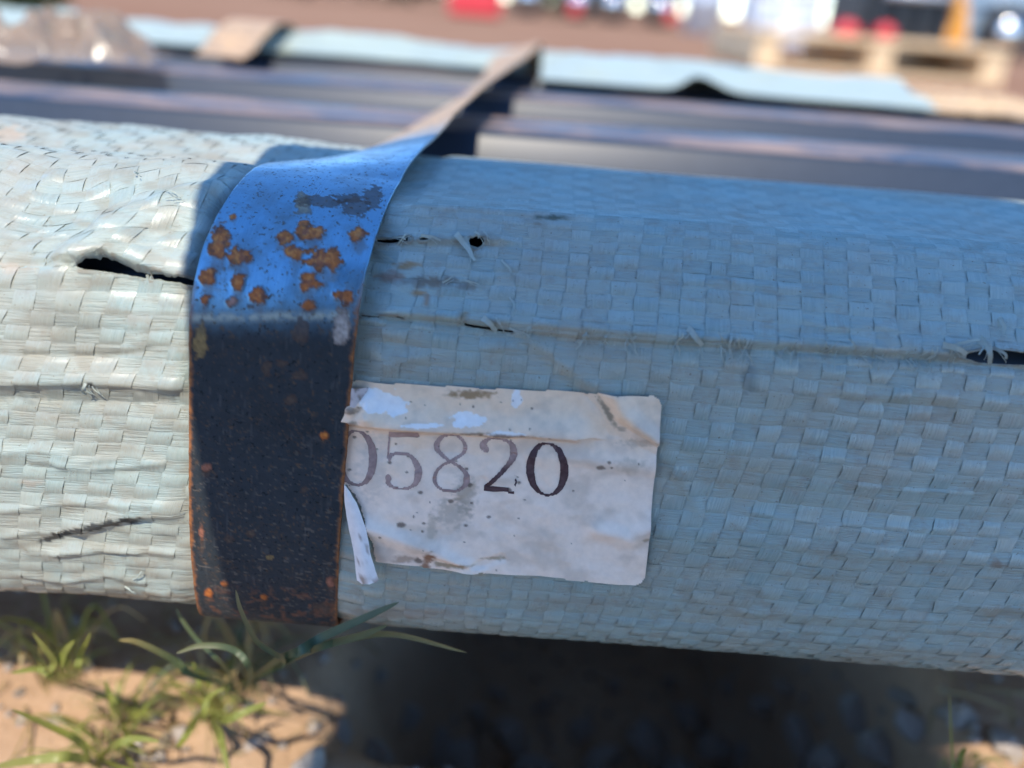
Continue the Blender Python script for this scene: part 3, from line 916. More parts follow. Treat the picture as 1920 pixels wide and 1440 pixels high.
def lay(c, k, colr): return c * (1 - k[:, None]) + np.array(colr) * k[:, None]
c = lay(c, 0.35 * sstep(0.5, 0.75, n1), (0.44, 0.34, 0.25))
for (cx, cy, rx, ry) in ((720, 752, 46, 20), (700, 740, 26, 14), (880, 782, 34, 13), (862, 790, 16, 8), (800, 792, 40, 5), (950, 808, 40, 6), (968, 745, 10, 18), (745, 768, 20, 10)):
    q = np.hypot((lx - cx) / rx, (ly - cy) / ry)
    c = lay(c, 0.95 * sstep(1.0, 0.85, q + 1.1 * (n3 - 0.5)), (0.90, 0.86, 0.82))
for (cx, cy, rx, ry, cc, a) in ((885, 738, 45, 9, (.25, .14, .05), .8), (950, 812, 50, 4, (.22, .12, .06), .85), (890, 808, 40, 3, (.2, .12, .06), .7), (805, 1038, 14, 12, (.22, .09, .04), .9), (798, 1058, 10, 9, (.22, .09, .04), .85), (760, 1046, 22, 8, (.26, .15, .09), .6),
                                (850, 1055, 40, 5, (.25, .17, .08), .8), (930, 1045, 26, 4, (.3, .22, .12), .7), (873, 925, 22, 40, (.3, .26, .2), .6), (850, 960, 34, 30, (.42, .36, .29), .6), (810, 985, 10, 26, (.4, .34, .26), .5),
                                (1138, 772, 7, 30, (.26, .22, .16), .85), (1165, 805, 10, 6, (.3, .25, .2), .6), (1205, 830, 40, 8, (.36, .29, .22), .5), (665, 765, 20, 8, (.16, .11, .08), .8), (665, 790, 14, 6, (.16, .11, .08), .7), (1210, 1007, 8, 4, (.3, .2, .1), .6), (1180, 870, 30, 14, (.5, .4, .3), .5), (700, 880, 30, 60, (.5, .44, .38), .4)):
    dd = np.hypot((lx - cx) / rx, (ly - cy) / ry) if not (cx == 1138) else np.hypot((lx - cx - 0.55 * (ly - cy)) / rx, (ly - cy) / ry)
    c = lay(c, a * sstep(1.3, 0.4, dd + 1.2 * (n2 - 0.5)), cc)
rr = np.random.default_rng(5)
for q in range(95):
    cx = rr.uniform(655, 1230); cy = rr.uniform(735, 1085); r0 = rr.uniform(0.8, 2.6) * (2.0 if rr.random() < .1 else 1)
    if cx > 1000 and rr.random() < 0.6: continue
    mk = (np.abs(lx - cx) < 16) & (np.abs(ly - cy) < 10)
    qd = np.hypot((lx[mk] - cx) / (r0 * rr.uniform(0.8, 1.9)), (ly[mk] - cy) / r0)
    kk = 0.85 * sstep(1.4, 0.7, qd + 0.8 * (n2[mk] - 0.5))
    c[mk] = c[mk] * (1 - kk[:, None]) + np.array((0.15, 0.11, 0.085)) * kk[:, None]
edge = sstep(6, 1, 1242 - 33 * (ly - 745) / 350 - lx) + 0
c = lay(c, 0.3 * edge, (0.55, 0.42, 0.35))
col[:, :3] = c
Fk = Fq[keep]; used = np.zeros(len(LV), bool); used[Fk.ravel()] = True; ren = np.cumsum(used) - 1
mesh_obj('paper', LV[used], ren[Fk], MT['paper'], label, attrs={'stain_tone': col[used]})

# strip of the sticker peeled off at its lower corner
t = np.linspace(0, 1, 22)[:, None]; w = np.linspace(0, 1, 9)[None]
pxl = np.array([(646, 903), (648, 940), (655, 985), (666, 1030), (674, 1074)], float); pxr = np.array([(650, 908), (672, 940), (690, 985), (700, 1025), (716, 1068)], float)
ip = lambda A, tt: np.stack([np.interp(tt * 4, np.arange(5), A[:, k]) for k in (0, 1)], -1)
L_, R_ = ip(pxl, t[:, 0]), ip(pxr, t[:, 0])
Q = L_[:, None] * (1 - w[..., None]) + R_[:, None] * w[..., None]
X, s = pix2surf(Q[..., 0].ravel(), Q[..., 1].ravel())
lift = (1.0 + 1.1 * np.sin(math.pi * w * 0.8) * (0.25 + t) + 1.3 * t ** 2 + 0.2 * np.sin(7 * t + 2 * w)).ravel()
P = surf(X, s, lift, 2.2)
c = np.ones((len(P), 4)); nq = fbm(Q[..., 0].ravel() / 6, Q[..., 1].ravel() / 5, 341, 3); tq = np.repeat(t[:, 0], 9)
kk = 0.75 * sstep(0.84 - 0.26 * tq, 0.92 - 0.26 * tq, fbm(Q[..., 0].ravel() / 11, Q[..., 1].ravel() / 7, 343, 3))[:, None]
c[:, :3] = np.array((0.86, 0.80, 0.76)) * (1 - kk) + np.array((0.24, 0.15, 0.10)) * kk
mesh_obj('peeled_strip', P, grid_faces(22, 9), MT['paper'], label, attrs={'stain_tone': c})
# torn curl at the upper corner against the strap
Uc, Vc = np.meshgrid(np.linspace(0, 1, 12), np.linspace(0, 1, 12), indexing='ij')
Qx = 648 + 44 * Uc * (1 - 0.4 * Vc); Qy = 722 + 52 * Vc + 4 * Uc
X, s = pix2surf(Qx.ravel(), Qy.ravel())
P = surf(X, s, (1.0 + 1.6 * np.sin(math.pi * Uc) * (1 - 0.5 * Vc) + 0.8 * Uc * Vc).ravel(), 2.2)
nq = fbm(Qx.ravel() / 8, Qy.ravel() / 6, 345, 3); kk = sstep(0.5, 0.7, nq + 0.25 * (Vc.ravel() > .8))[:, None]
c = np.ones((len(P), 4)); c[:, :3] = np.array((0.55, 0.5, 0.5)) * (1 - kk) + np.array((0.15, 0.12, 0.1)) * kk
mesh_obj('torn_curl', P, grid_faces(12, 12), MT['paper'], label, attrs={'stain_tone': c})

# printed digits: pen strokes, thick where they run down and hair-thin across
def pen(pts, thick, thin, close=False):
    p = np.array(pts, float)
    d = np.gradient(p, axis=0)
    if close: d[0] = d[-1] = p[1] - p[-2]
    d /= np.linalg.norm(d, axis=1, keepdims=True) + 1e-9
    w = thin + (thick - thin) * np.abs(d[:, 1]) ** 2.2
    nrm = np.stack([-d[:, 1], d[:, 0]], 1)
    m_ = len(p)
    V = np.stack([p - nrm * w[:, None] / 2, p, p + nrm * w[:, None] / 2], 1).reshape(-1, 2)
    return V, grid_faces(m_, 3)
def disc(cx, cy, r, ry=None):
    a = np.linspace(0, 2 * math.pi, 15)[:-1]; ry = ry or r
    V = np.vstack([[(cx, cy)], np.stack([cx + r * np.cos(a), cy + ry * np.sin(a)], 1)])
    Fd = np.array([(0, 1 + k, 1 + (k + 1) % 14, 1 + (k + 1) % 14) for k in range(14)])
    return V, Fd
def arc(cx, cy, rx, ry, a0, a1, n=40):
    a = np.radians(np.linspace(a0, a1, n)); return np.stack([cx + rx * np.cos(a), cy - ry * np.sin(a)], 1)
def glyph(ch):
    T, t = 0.205, 0.045
    if ch == '0': return [pen(arc(.5, .5, .42, .48, 0, 360, 72), T, t, True)]
    if ch == '5': return [pen(catmull([(.13, .10), (.10, .28), (.085, .47)], 10), .05, .04), pen([(.11, .055), (.3, .06), (.6, .06), (.86, .05), (.90, .03)], .09, .1),
                          pen(catmull([(.085, .49), (.2, .41), (.42, .375), (.68, .42), (.86, .58), (.89, .72), (.80, .88), (.60, .965), (.38, .975), (.18, .93), (.06, .83)], 10), T, t), disc(.10, .80, .085, .06)]
    if ch == '8': return [pen(catmull([(.50, .03), (.30, .06), (.145, .20), (.20, .33), (.45, .455), (.72, .56), (.89, .70), (.86, .86), (.68, .955), (.48, .97)], 10), T * .8, t),
                          pen(catmull([(.50, .03), (.70, .06), (.855, .20), (.80, .34), (.52, .46), (.26, .56), (.10, .72), (.13, .87), (.30, .955), (.48, .97)], 10), T * .5, t)]
    return [pen(catmull([(.12, .24), (.10, .14), (.24, .045), (.50, .03), (.78, .10), (.89, .26), (.82, .42), (.62, .60), (.36, .78), (.13, .93)], 10), T, t), disc(.16, .235, .085, .06),
            pen([(.10, .945), (.35, .945), (.62, .945), (.76, .95)], .1, .085), pen([(.74, .985), (.90, .985)], .03, .03), pen(catmull([(.93, .74), (.955, .8), (.92, .86)], 6), .04, .03)]
DIG = [('0', 631, 807, 706, 912, 0.55), ('5', 722, 808, 793, 917, 0.74), ('8', 809, 812, 883, 921, 0.74), ('2', 900, 819, 971, 922, 0.2), ('0', 988, 828, 1064, 928, 0.0)]
for ch, x0, y0, x1, y1, fadek in DIG:
    Vs, Fs, n = [], [], 0
    for V, Fd in glyph(ch):
        Vs.append(V); Fs.append(Fd + n); n += len(V)
    V = np.vstack(Vs); Fd = np.vstack(Fs)
    px = x0 + (x1 - x0) * V[:, 0]; py = y0 + (y1 - y0) * V[:, 1] + 0.035 * (px - (x0 + x1) / 2)
    px = px + 1.2 * (vnoise(px / 3, py / 3, 355) - .5)
    X, s = pix2surf(px, py)
    P = lab_surf(X, s, 0.06)
    f_ = fadek * np.ones(len(P))
    if ch == '2': f_ = 0.72 * sstep(0.75, 0.15, V[:, 1]) + 0.12 * (V[:, 0] < .3) * (V[:, 1] < .5)
    if ch == '8': f_ = 0.86 - 0.28 * V[:, 1]
    f_ = np.clip(f_ + 0.5 * (fbm(px / 5, py / 5, 357, 3) - 0.5), 0, 0.92)[:, None]
    c = np.ones((len(P), 4)); c[:, :3] = np.array((0.085, 0.042, 0.047)) * (1 - f_) + np.array((0.62, 0.43, 0.38)) * f_
    faces = [tuple(dict.fromkeys(q)) for q in Fd.tolist()]
    mesh_obj('printed_digit', P, faces, MT['ink'], label, attrs={'stain_tone': c})['label'] = {'0': 'dark brown printed figure zero', '5': 'faded red printed figure five', '8': 'faded red printed figure eight', '2': 'printed figure two fading upwards'}[ch]

# ------------------------------------------------------------------ steel straps
RUST = [(410, 452, 15, 26, 0), (448, 481, 15, 12, 0), (437, 407, 9, 6, 0), (392, 519, 17, 18, 0), (447, 528, 13, 16, 0), (485, 553, 14, 13, 0), (436, 564, 10, 9, 1), (385, 562, 11, 12, 0), (532, 445, 12, 9, 0), (569, 420, 11, 6, 0), (580, 438, 26, 12, 0),
        (552, 473, 18, 14, 0), (605, 487, 27, 16, 0), (672, 440, 18, 12, 0), (578, 530, 17, 15, 0), (580, 571, 18, 8, 0), (649, 557, 20, 14, 0), (640, 612, 15, 32, 2), (563, 622, 15, 24, 3), (569, 385, 16, 20, 4), (600, 378, 40, 10, 3), (668, 388, 26, 18, 3), (655, 372, 30, 8, 3), (700, 372, 16, 20, 3),
        (387, 876, 9, 7, 5), (607, 816, 6, 5, 0), (573, 918, 8, 6, 3), (422, 1093, 7, 6, 0), (391, 1111, 10, 9, 0), (495, 1119, 7, 6, 0), (620, 1091, 8, 9, 5), (615, 1143, 30, 13, 3), (545, 750, 12, 8, 3), (500, 690, 9, 12, 3), (530, 680, 14, 8, 3), (470, 575, 6, 4, 3), (430, 1010, 7, 8, 3), (470, 1000, 9, 7, 3), (560, 705, 14, 9, 3), (506, 1045, 7, 5, 4), (378, 1000, 5, 16, 5), (378, 640, 14, 30, 4)]
RC = {0: (0.42, 0.115, 0.02), 1: (0.3, 0.16, 0.12), 2: (0.36, 0.30, 0.26), 3: (0.075, 0.045, 0.03), 4: (0.26, 0.17, 0.06), 5: (0.26, 0.10, 0.06)}

def strap_obj(name, path, twist, front_wear_sheen, seed, xhalf=12.6):
    path = [(x, y, z + LIFT) for x, y, z in path]
    C = catmull(path, 40)
    arc_ = np.concatenate([[0], np.cumsum(np.linalg.norm(np.diff(C, axis=0), axis=1))])
    q = [0.0]
    while q[-1] < arc_[-1]:
        y = np.interp(q[-1], arc_, C[:, 1])
        q.append(q[-1] + (0.28 if (y < 170 and front_wear_sheen) else 2.0))
    q = np.array(q[:-1] + [arc_[-1]])
    C = np.stack([np.interp(q, arc_, C[:, k]) for k in range(3)], 1)
    T = np.gradient(C, axis=0); T /= np.linalg.norm(T, axis=1, keepdims=True)
    tw = np.radians(np.interp(q, arc_, np.interp(catmull(np.array(path), 40)[:, 1] + 0 * arc_, [a for a, b in twist], [b for a, b in twist])))
    N0 = np.cross(np.array([1.0, 0, 0]), T); N0 /= np.linalg.norm(N0, axis=1, keepdims=True)
    # outward side of the loop (up on top, to the camera in front)
    N0 = -N0 if (N0[len(N0) // 2] @ np.array([0, -0.5, 1.0])) < 0 else N0
    Xd = np.cross(T, N0); Xd = Xd * np.sign(Xd[:, :1])
    Wd = Xd * np.cos(tw)[:, None] + N0 * np.sin(tw)[:, None]
    Nn = np.cross(Wd, T); Nn = Nn * np.sign(np.sum(Nn * (N0 * np.cos(tw)[:, None] - Xd * np.sin(tw)[:, None]), 1, keepdims=True))
    nw = 92 if front_wear_sheen else 9
    w = np.linspace(-1, 1, nw)
    ed = 0.16 * (fbm(q / 1.6, q * 0 + seed, seed, 3) - 0.5); ed2 = 0.16 * (fbm(q / 1.6, q * 0 + seed, seed + 9, 3) - 0.5)
    half = w[None] * xhalf + np.where(w > 0, w, 0)[None] * ed2[:, None] + np.where(w < 0, -w, 0)[None] * ed[:, None]
    P = C[:, None] + Wd[:, None] * half[..., None] + Nn[:, None] * 0.9
    P = P + Nn[:, None] * (0.5 * (fbm(q[:, None] / 14 + 0 * w, w[None] * 1.2 + seed, seed + 3, 3) - 0.5) - 0.25 * w[None] ** 2)[..., None]
    V = P.reshape(-1, 3)
    px, py = proj(V)
    col = np.zeros((len(V), 4)); hgt = np.zeros(len(V))
    Wv = np.tile(w, len(q)); Qv = np.repeat(q, nw)
    n1 = fbm(Wv * 13, Qv / 1.0, seed + 21, 4); n2 = fbm(Wv * 26, Qv / .5, seed + 23, 3)
    col[:, :3] = RC[3]
    def over(idx, c, k):
        a = col[idx, 3]; an = 1 - (1 - a) * (1 - k)
        col[idx, :3] = (np.asarray(c) * k[:, None] + col[idx, :3] * (a * (1 - k))[:, None]) / np.maximum(an, 1e-6)[:, None]
        col[idx, 3] = an
    if front_wear_sheen:
        infront = V[:, 1] < 150; every = np.arange(len(V))
        # dark reflection below the bend painted in, then grain and scuffs
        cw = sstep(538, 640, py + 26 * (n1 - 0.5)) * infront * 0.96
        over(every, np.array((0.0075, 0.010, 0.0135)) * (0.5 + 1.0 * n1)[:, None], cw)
        low = fbm(Wv * 2.5 + 4, Qv / 6, seed + 47, 3); g3 = fbm(Wv * 40, Qv / .3, seed + 41, 3)
        over(every, np.array((0.075, 0.042, 0.021)), 0.6 * sstep(0.55, 0.75, 0.5 * g3 + 0.5 * n2) * sstep(0.38, 0.66, low) * infront * sstep(560, 620, py))
        scr = sstep(0.70, 0.78, fbm(Wv * 60 + 0.15 * Qv, Qv / 3.5, seed + 51, 2)) * sstep(0.45, 0.6, fbm(Wv * 3, Qv / 4, seed + 53, 2))
        over(every, np.array((0.16, 0.15, 0.145)), 0.16 * scr * infront * sstep(600, 660, py))
        over(every, np.array((0.26, 0.20, 0.15)), 0.3 * sstep(0.72, 0.80, fbm(Wv * 16, Qv / .35, seed + 31, 2)) * sstep(640, 1050, py) * infront)
        over(every, np.array((0.60, 0.57, 0.42)), 0.5 * np.exp(-((py - (597 - 0.02 * (px - 380)) + 12 * (n1 - .5)) / 8.0) ** 2) * sstep(0.25, 0.6, n1) * (px < 655) * infront)  # bright glint along the bend, painted into the colour
        over(every, np.array((0.10, 0.055, 0.028)), 0.7 * sstep(0.70, 0.76, n2) * sstep(0.35, 0.6, n1) * infront)
        for (cx, cy, rx, ry, kind) in RUST:
            zf = 0.85 + 0.75 * ((cx * 7 + cy * 13) % 10) / 10.0 if kind == 0 else 1.12
            rx, ry = rx * zf, ry * zf
            idx = np.where(infront & (np.abs(px - cx) < 3 * rx) & (np.abs(py - cy) < 3.6 * ry))[0]
            if not len(idx): continue
            q0 = np.hypot((px[idx] - cx) / rx, (py[idx] - cy) / ry)
            d = q0 + 1.35 * (n1[idx] - 0.5) + 0.5 * (n2[idx] - .5)
            if kind in (0, 5):
                run = np.hypot((px[idx] - cx) / (0.7 * rx), np.where(py[idx] > cy, (py[idx] - cy) / (2.2 * ry), (py[idx] - cy) / ry))
                over(idx, np.array((0.12, 0.06, 0.03)), 0.4 * sstep(1.5, 0.7, run + 1.3 * (n1[idx] - .5) + 0.9 * (n2[idx] - .5)))
            k = sstep(1.0, 0.86, d) * (0.97 if kind in (0, 1, 2, 5) else 0.75)
            ring = np.exp(-((d - 0.85) / 0.16) ** 2)[:, None]
            cc = np.array(RC[kind]) * (0.4 + 1.2 * n2[idx])[:, None]
            if kind == 0:
                pu = 0.6 * sstep(0.42, 0.6, n1[idx])[:, None]
                cc = cc * (1 - pu) + np.array((0.17, 0.06, 0.04)) * (0.5 + n2[idx])[:, None] * pu
                lg = 0.5 * sstep(0.55, 0.72, n2[idx])[:, None]
                cc = cc * (1 - lg) + np.array((0.60, 0.25, 0.05)) * lg
            cc = cc * (1 - 0.65 * ring) + np.array((0.055, 0.025, 0.015)) * 0.65 * ring
            over(idx, cc, k)
            if kind in (0, 1, 5): hgt[idx] = np.maximum(hgt[idx], 0.10 * sstep(1.0, 0.8, d) * (0.4 + 1.2 * n2[idx]) + 0.06 * ring[:, 0])
        ek = sstep(0.945, 1.0, np.abs(Wv) + 0.09 * (n1 - 0.45)) * 0.95 * sstep(480, 640, py) * infront
        over(every, np.array((0.27, 0.10, 0.03)) * (0.35 + 1.2 * n2)[:, None], ek)
        foot = sstep(1085, 1150, py + 60 * (n1 - .5)) * sstep(.55, .68, n1) * infront * 0.6
        over(every, np.array((0.17, 0.065, 0.03)) * (0.4 + 1.1 * n2)[:, None], foot)
        back = sstep(150, 200, V[:, 1])
    else:
        back = np.ones(len(V))
    # sun-bleached rust film along the span over the sheets
    bk = back * (0.75 + 0.25 * n1)
    m_ = bk > col[:, 3]; col[m_, :3] = (np.array((0.40, 0.255, 0.14)) * (0.6 + 0.8 * n1[m_])[:, None]); col[m_, 3] = np.minimum(1, bk[m_] * 1.05)
    V = V + np.repeat(Nn, nw, 0) * hgt[:, None]
    Fq = grid_faces(len(q), nw)
    a, b, c_ = V[Fq[0][0]], V[Fq[0][1]], V[Fq[0][2]]
    if np.cross(b - a, c_ - a) @ Nn[0] < 0: Fq = Fq[:, ::-1]
    o = mesh_obj(name, V, Fq, MT['strap'], None, uv=np.stack([Wv * xhalf, Qv], 1), attrs={'stain_tone': col})
    md = o.modifiers.new('thickness', 'SOLIDIFY'); md.thickness = 0.0007; md.offset = -1
    return o
path = [(-44, 200, 48.2), (-42.5, 135, 48.4), (-41.8, 121, 49.6), (-41.2, 113.6, 54), (-40.4, 110.4, 62), (-39.4, 109.4, 76), (-38.2, 110.2, 92), (-37.2, 111.3, 106), (-36.7, 112.2, 113), (-36.2, 115.4, 119.5), (-35.6, 120.5, 124.4),
        (-35.0, 128, 128.0), (-34.4, 138, 130.2), (-33.6, 150, 130.6), (-31.0, 180, 129), (-28.5, 215, 128.6), (-25, 260, 129.4), (-19, 330, 130), (-14, 400, 132), (-11, 440, 136.5), (-10, 468, 134), (-9, 486, 118), (-9, 490, 80)]
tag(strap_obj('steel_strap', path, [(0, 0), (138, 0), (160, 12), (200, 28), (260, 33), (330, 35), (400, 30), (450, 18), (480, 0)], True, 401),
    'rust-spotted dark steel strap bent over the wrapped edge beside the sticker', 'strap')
path2 = [(-150, 402, 125.6), (-148, 411, 129), (-146, 421, 135), (-143, 440, 140.5), (-142, 468, 136), (-141, 487, 118), (-141, 491, 80)]
tag(strap_obj('steel_strap', path2, [(0, 0), (380, 10), (420, 0)], False, 431),
    'tan rusted strap end bent over the far wrap edge beside the brown film', 'strap')

# ------------------------------------------------------------------ scraps lying on the stack
def crumple(name, cx, cy, lx_, ly_, hz, z0, rot, seed, mat, lab, cat, drop=0.0):
    n = 60
    u, v = np.meshgrid(np.linspace(-1, 1, n), np.linspace(-1, 1, n), indexing='ij')
    ca, sa = math.cos(rot), math.sin(rot)
    ed = 1 + 0.25 * (fbm(np.arctan2(v, u) * 1.5 + 9, u * 0, seed, 3) - .5)
    X = lx_ * u * ed; Y = ly_ * v * ed
    rid = 1 - np.abs(2 * fbm(u * 2.2 + 3, v * 1.6 + 1, seed + 2, 4) - 1)
    rid2 = 1 - np.abs(2 * fbm(u * 5 + 2 * v, v * 4 + 5, seed + 5, 2) - 1)
    Z = z0 + LIFT + hz * (0.7 * rid ** 3 + 0.3 * rid2) * np.clip(1.25 - np.maximum(np.abs(u), np.abs(v)) ** 3, 0.12, 1) - drop * np.clip(v, 0, 1) ** 2
    V = np.stack([cx + X * ca - Y * sa, cy + X * sa + Y * ca, Z], -1).reshape(-1, 3)
    o = mesh_obj(name, V, grid_faces(n, n), mat)
    return tag(o, lab, cat)
crumple('plastic_film', -188, 322, 42, 30, 20, 126.0, 0.15, 511, MT['film'], 'crumpled brown see-through plastic film lying on the ribbed sheets', 'film')
crumple('cardboard_scrap', 214, 430, 40, 26, 10, 125.0, -0.1, 523, MT['card'], 'torn tan cardboard piece at the end of the far wrap edge', 'cardboard')

# ------------------------------------------------------------------ timber bearers under the stack
for x, lab in ((-0.46, 'grey timber bearer under the stack toward the film'), (0.52, 'grey timber bearer under the stack toward the pallet')):
    g = Geo(); g.box(x - 0.045, x + 0.045, 0.15, 0.47, -0.004, 0.0485 + LIFT * MM, 0.003)
    tag(g.build('timber_bearer', MT['timber']), lab, 'timber')

# ------------------------------------------------------------------ pebbles and grit
def stone_mesh(seed, n=16):
    th, ph = np.meshgrid(np.linspace(0, math.pi, n), np.linspace(0, 2 * math.pi, 2 * n + 1), indexing='ij')
    g_ = np.random.default_rng(600 + seed); pl = g_.normal(size=(13, 3)); pl /= np.linalg.norm(pl, axis=1, keepdims=True)
    dr_ = np.stack([np.sin(th) * np.cos(ph), np.sin(th) * np.sin(ph), np.cos(th)], -1)
    r = np.min(g_.uniform(0.62, 1.0, 13) / np.clip(dr_ @ pl.T, 0.02, 1), axis=-1)
    r = np.minimum(r, 1.35) + 0.06 * (fbm(3 * dr_[..., 0] + 5, 3 * dr_[..., 1] + 3 * dr_[..., 2], 700 + seed, 3) - .5)
    r[:, -1] = r[:, 0]; r[0] = r[0].mean(); r[-1] = r[-1].mean()
    V = np.stack([r * np.sin(th) * np.cos(ph), r * np.sin(th) * np.sin(ph), 0.72 * r * np.cos(th)], -1).reshape(-1, 3)
    me_o = mesh_obj('pebble', V, grid_faces(n, 2 * n + 1), MT['stone'], mm=False)
    me = me_o.data; bpy.data.objects.remove(me_o); return me
stones = [stone_mesh(k) for k in range(7)]
PEB = [(1290, 1350, 34), (1210, 1400, 46), (1330, 1400, 30), (1440, 1330, 22), (1500, 1395, 36), (1090, 1375, 30), (1020, 1330, 20), (960, 1395, 34), (890, 1340, 20), (820, 1400, 30), (760, 1345, 22), (1600, 1340, 24), (1650, 1410, 34), (1720, 1370, 22), (1390, 1425, 26),
       (1150, 1290, 16), (1250, 1280, 14), (700, 1420, 26), (1130, 1440, 34), (1560, 1450, 40), (640, 1370, 18), (1790, 1345, 20), (1370, 1290, 16), (1480, 1300, 18), (930, 1300, 16), (110, 1355, 14), (270, 1425, 16), (40, 1300, 12), (470, 1400, 16), (1880, 1400, 24), (1700, 1320, 18), (860, 1440, 34), (1000, 1450, 30), (1270, 1460, 44), (585, 1440, 22)]
for k, (px, py, r) in enumerate(PEB):
    p = on_ground(px, py)
    o = bpy.data.objects.new('pebble', stones[k % 7]); COL.objects.link(o)
    rad = r * 0.135 * MM * (1.6 if px > 560 else 1.0)
    o.location = (p[0], p[1], p[2] + rad * 0.3)
    o.scale = (rad * random.uniform(.9, 1.35), rad * random.uniform(.8, 1.1), rad * random.uniform(.7, 1.1))
    o.rotation_euler = (random.uniform(-.4, .4), random.uniform(-.4, .4), random.uniform(0, 6.28))
    tag(o, 'grey brown pebble lying on the dirt below the wrapped edge', 'pebble', 'pebbles on the dirt below the wrapped edge')
gv, gf = [], []
for k in range(2600):
    x = random.uniform(-0.3, 0.32); y = random.uniform(0.02, 0.36); r = random.uniform(0.0006, 0.0026) * (1.5 if random.random() < .08 else 1)
    z = float(ground_height(np.array(x), np.array(y))) + r * 0.3
    b = len(gv); R3 = Matrix.Rotation(random.uniform(0, 6.28), 3, Vector((random.random(), random.random(), random.random() + .1)))
    for v in ((1, 0, 0), (-1, 0, 0), (0, 1, 0), (0, -1, 0), (0, 0, 1), (0, 0, -1)):
        q = R3 @ Vector(v) * r * random.uniform(.7, 1.25); gv.append((x + q.x, y + q.y, z + q.z))
    gf += [(b + i, b + j, b + l) for i, j, l in ((0, 2, 4), (2, 1, 4), (1, 3, 4), (3, 0, 4), (2, 0, 5), (1, 2, 5), (3, 1, 5), (0, 3, 5))]
tag(mesh_obj('gravel', np.array(gv), gf, MT['stone'], mm=False), 'fine grit strewn over the dirt below the wrapped edge', 'gravel', kind='stuff')

# ------------------------------------------------------------------ grass
def blade_mesh(P, width, parent, mat, tip=(0.32, 0.26, 0.12), tipk=0.0, curl=0.22):
    P = catmull(P, 8); n = len(P); t = np.linspace(0, 1, n)
    T = np.gradient(P, axis=0); T /= np.linalg.norm(T, axis=1, keepdims=True) + 1e-9
    view = P - CAMPOS
    W = np.cross(T, view); W /= np.linalg.norm(W, axis=1, keepdims=True) + 1e-9
    tilt = random.uniform(-0.9, 0.9); Nn = np.cross(W, T)
    W = W * math.cos(tilt) + Nn * math.sin(tilt); Nn = np.cross(W, T)
    w = 0.5 * width * np.clip(np.minimum(0.45 + 1.6 * t, 1.0) * np.sqrt(np.clip(1 - t ** 3, 0, 1)), 0.03, 1) / 2
    V = np.stack([P - W * w[:, None], P + Nn * (w * curl)[:, None], P + W * w[:, None]], 1).reshape(-1, 3)
    st = np.zeros((len(V), 4)); st[:, :3] = tip; st[:, 3] = tipk * np.repeat(sstep(0.45, 1.0, t), 3)
    return mesh_obj('blade', V, grid_faces(n, 3), mat, parent, attrs={'stain_tone': st})
def B3(*pts): return [at_depth(np.array(x), np.array(y), np.array(d)) for x, y, d in pts]
def clump(px, py, lab, blades, mat, rnd=0, spread=26, hmin=12, hmax=34):
    p0 = at_z(np.array(px), np.array(py), 0.0)
    e = empty('grass_tuft', tuple(p0 * MM), lab, 'grass')
    for (pts, w, tk) in blades:
        P = B3(*pts)
        blade_mesh([p0 + np.array((random.uniform(-2, 2), random.uniform(-2, 2), -1))] + P, w, e, mat, tipk=tk)
    for k in range(int(rnd * 3.6)):
        a = random.uniform(0, 6.28); L = random.uniform(0.4, 1) * spread; h = random.uniform(hmin, hmax)
        b = p0 + np.array((random.uniform(-4, 4), random.uniform(-4, 4), -1))
        d = np.array((math.cos(a), math.sin(a) * 0.8, 0))
        P = [b, b + d * L * 0.3 + (0, 0, h * 0.6), b + d * L * 0.75 + (0, 0, h * random.uniform(.8, 1)), b + d * L * 1.15 + (0, 0, h * random.uniform(.35, .95))]
        blade_mesh(P, random.uniform(0.7, 2.3), e, random.choice((mat, mat, MT['dry'])), tipk=random.choice((0, .3, .7)))
    return e
clump(455, 1285, 'grass tuft reaching up past the lower end of the strap', [
    ([(530, 1248, 152), (482, 1203, 142), (452, 1145, 138), (442, 1106, 137)], 2.6, .6),
    ([(535, 1238, 150), (600, 1197, 145), (680, 1160, 141), (748, 1129, 139)], 3.6, .15),
    ([(520, 1238, 150), (600, 1212, 146), (680, 1190, 142), (727, 1172, 141)], 3.2, .3),
    ([(560, 1230, 150), (650, 1200, 146), (740, 1190, 144), (876, 1224, 143)], 3.4, .7),
    ([(470, 1262, 158), (440, 1220, 152), (380, 1210, 150), (330, 1225, 149)], 2.6, .3),
    ([(420, 1250, 160), (370, 1200, 158), (340, 1160, 157), (330, 1140, 157)], 2.6, .2),
    ([(360, 1265, 165), (330, 1240, 160), (260, 1205, 156), (222, 1200, 154)], 3.4, .9)], MT['weed'], 8, 24, 10, 40)
clump(390, 1330, 'bright grass tuft in the sunlit strip under the strap', [
    ([(380, 1300, 176), (370, 1270, 172), (362, 1240, 170)], 3.2, 0),
    ([(420, 1350, 172), (470, 1330, 168), (500, 1318, 166)], 3.4, 0), ([(360, 1360, 175), (345, 1385, 172), (330, 1405, 170)], 4.5, 0),
    ([(410, 1370, 172), (420, 1410, 168), (432, 1460, 165)], 4.0, .2), ([(380, 1350, 174), (390, 1310, 170), (420, 1290, 168)], 3.2, 0)], MT['grass'], 9, 22, 4, 16)
clump(225, 1360, 'short sunlit grass tuft standing alone on bright dirt', [
    ([(220, 1330, 178), (205, 1300, 175), (196, 1276, 174)], 3.0, .2), ([(235, 1370, 174), (245, 1395, 172), (262, 1405, 171)], 4.0, 0)], MT['grass'], 6, 16, 4, 14)
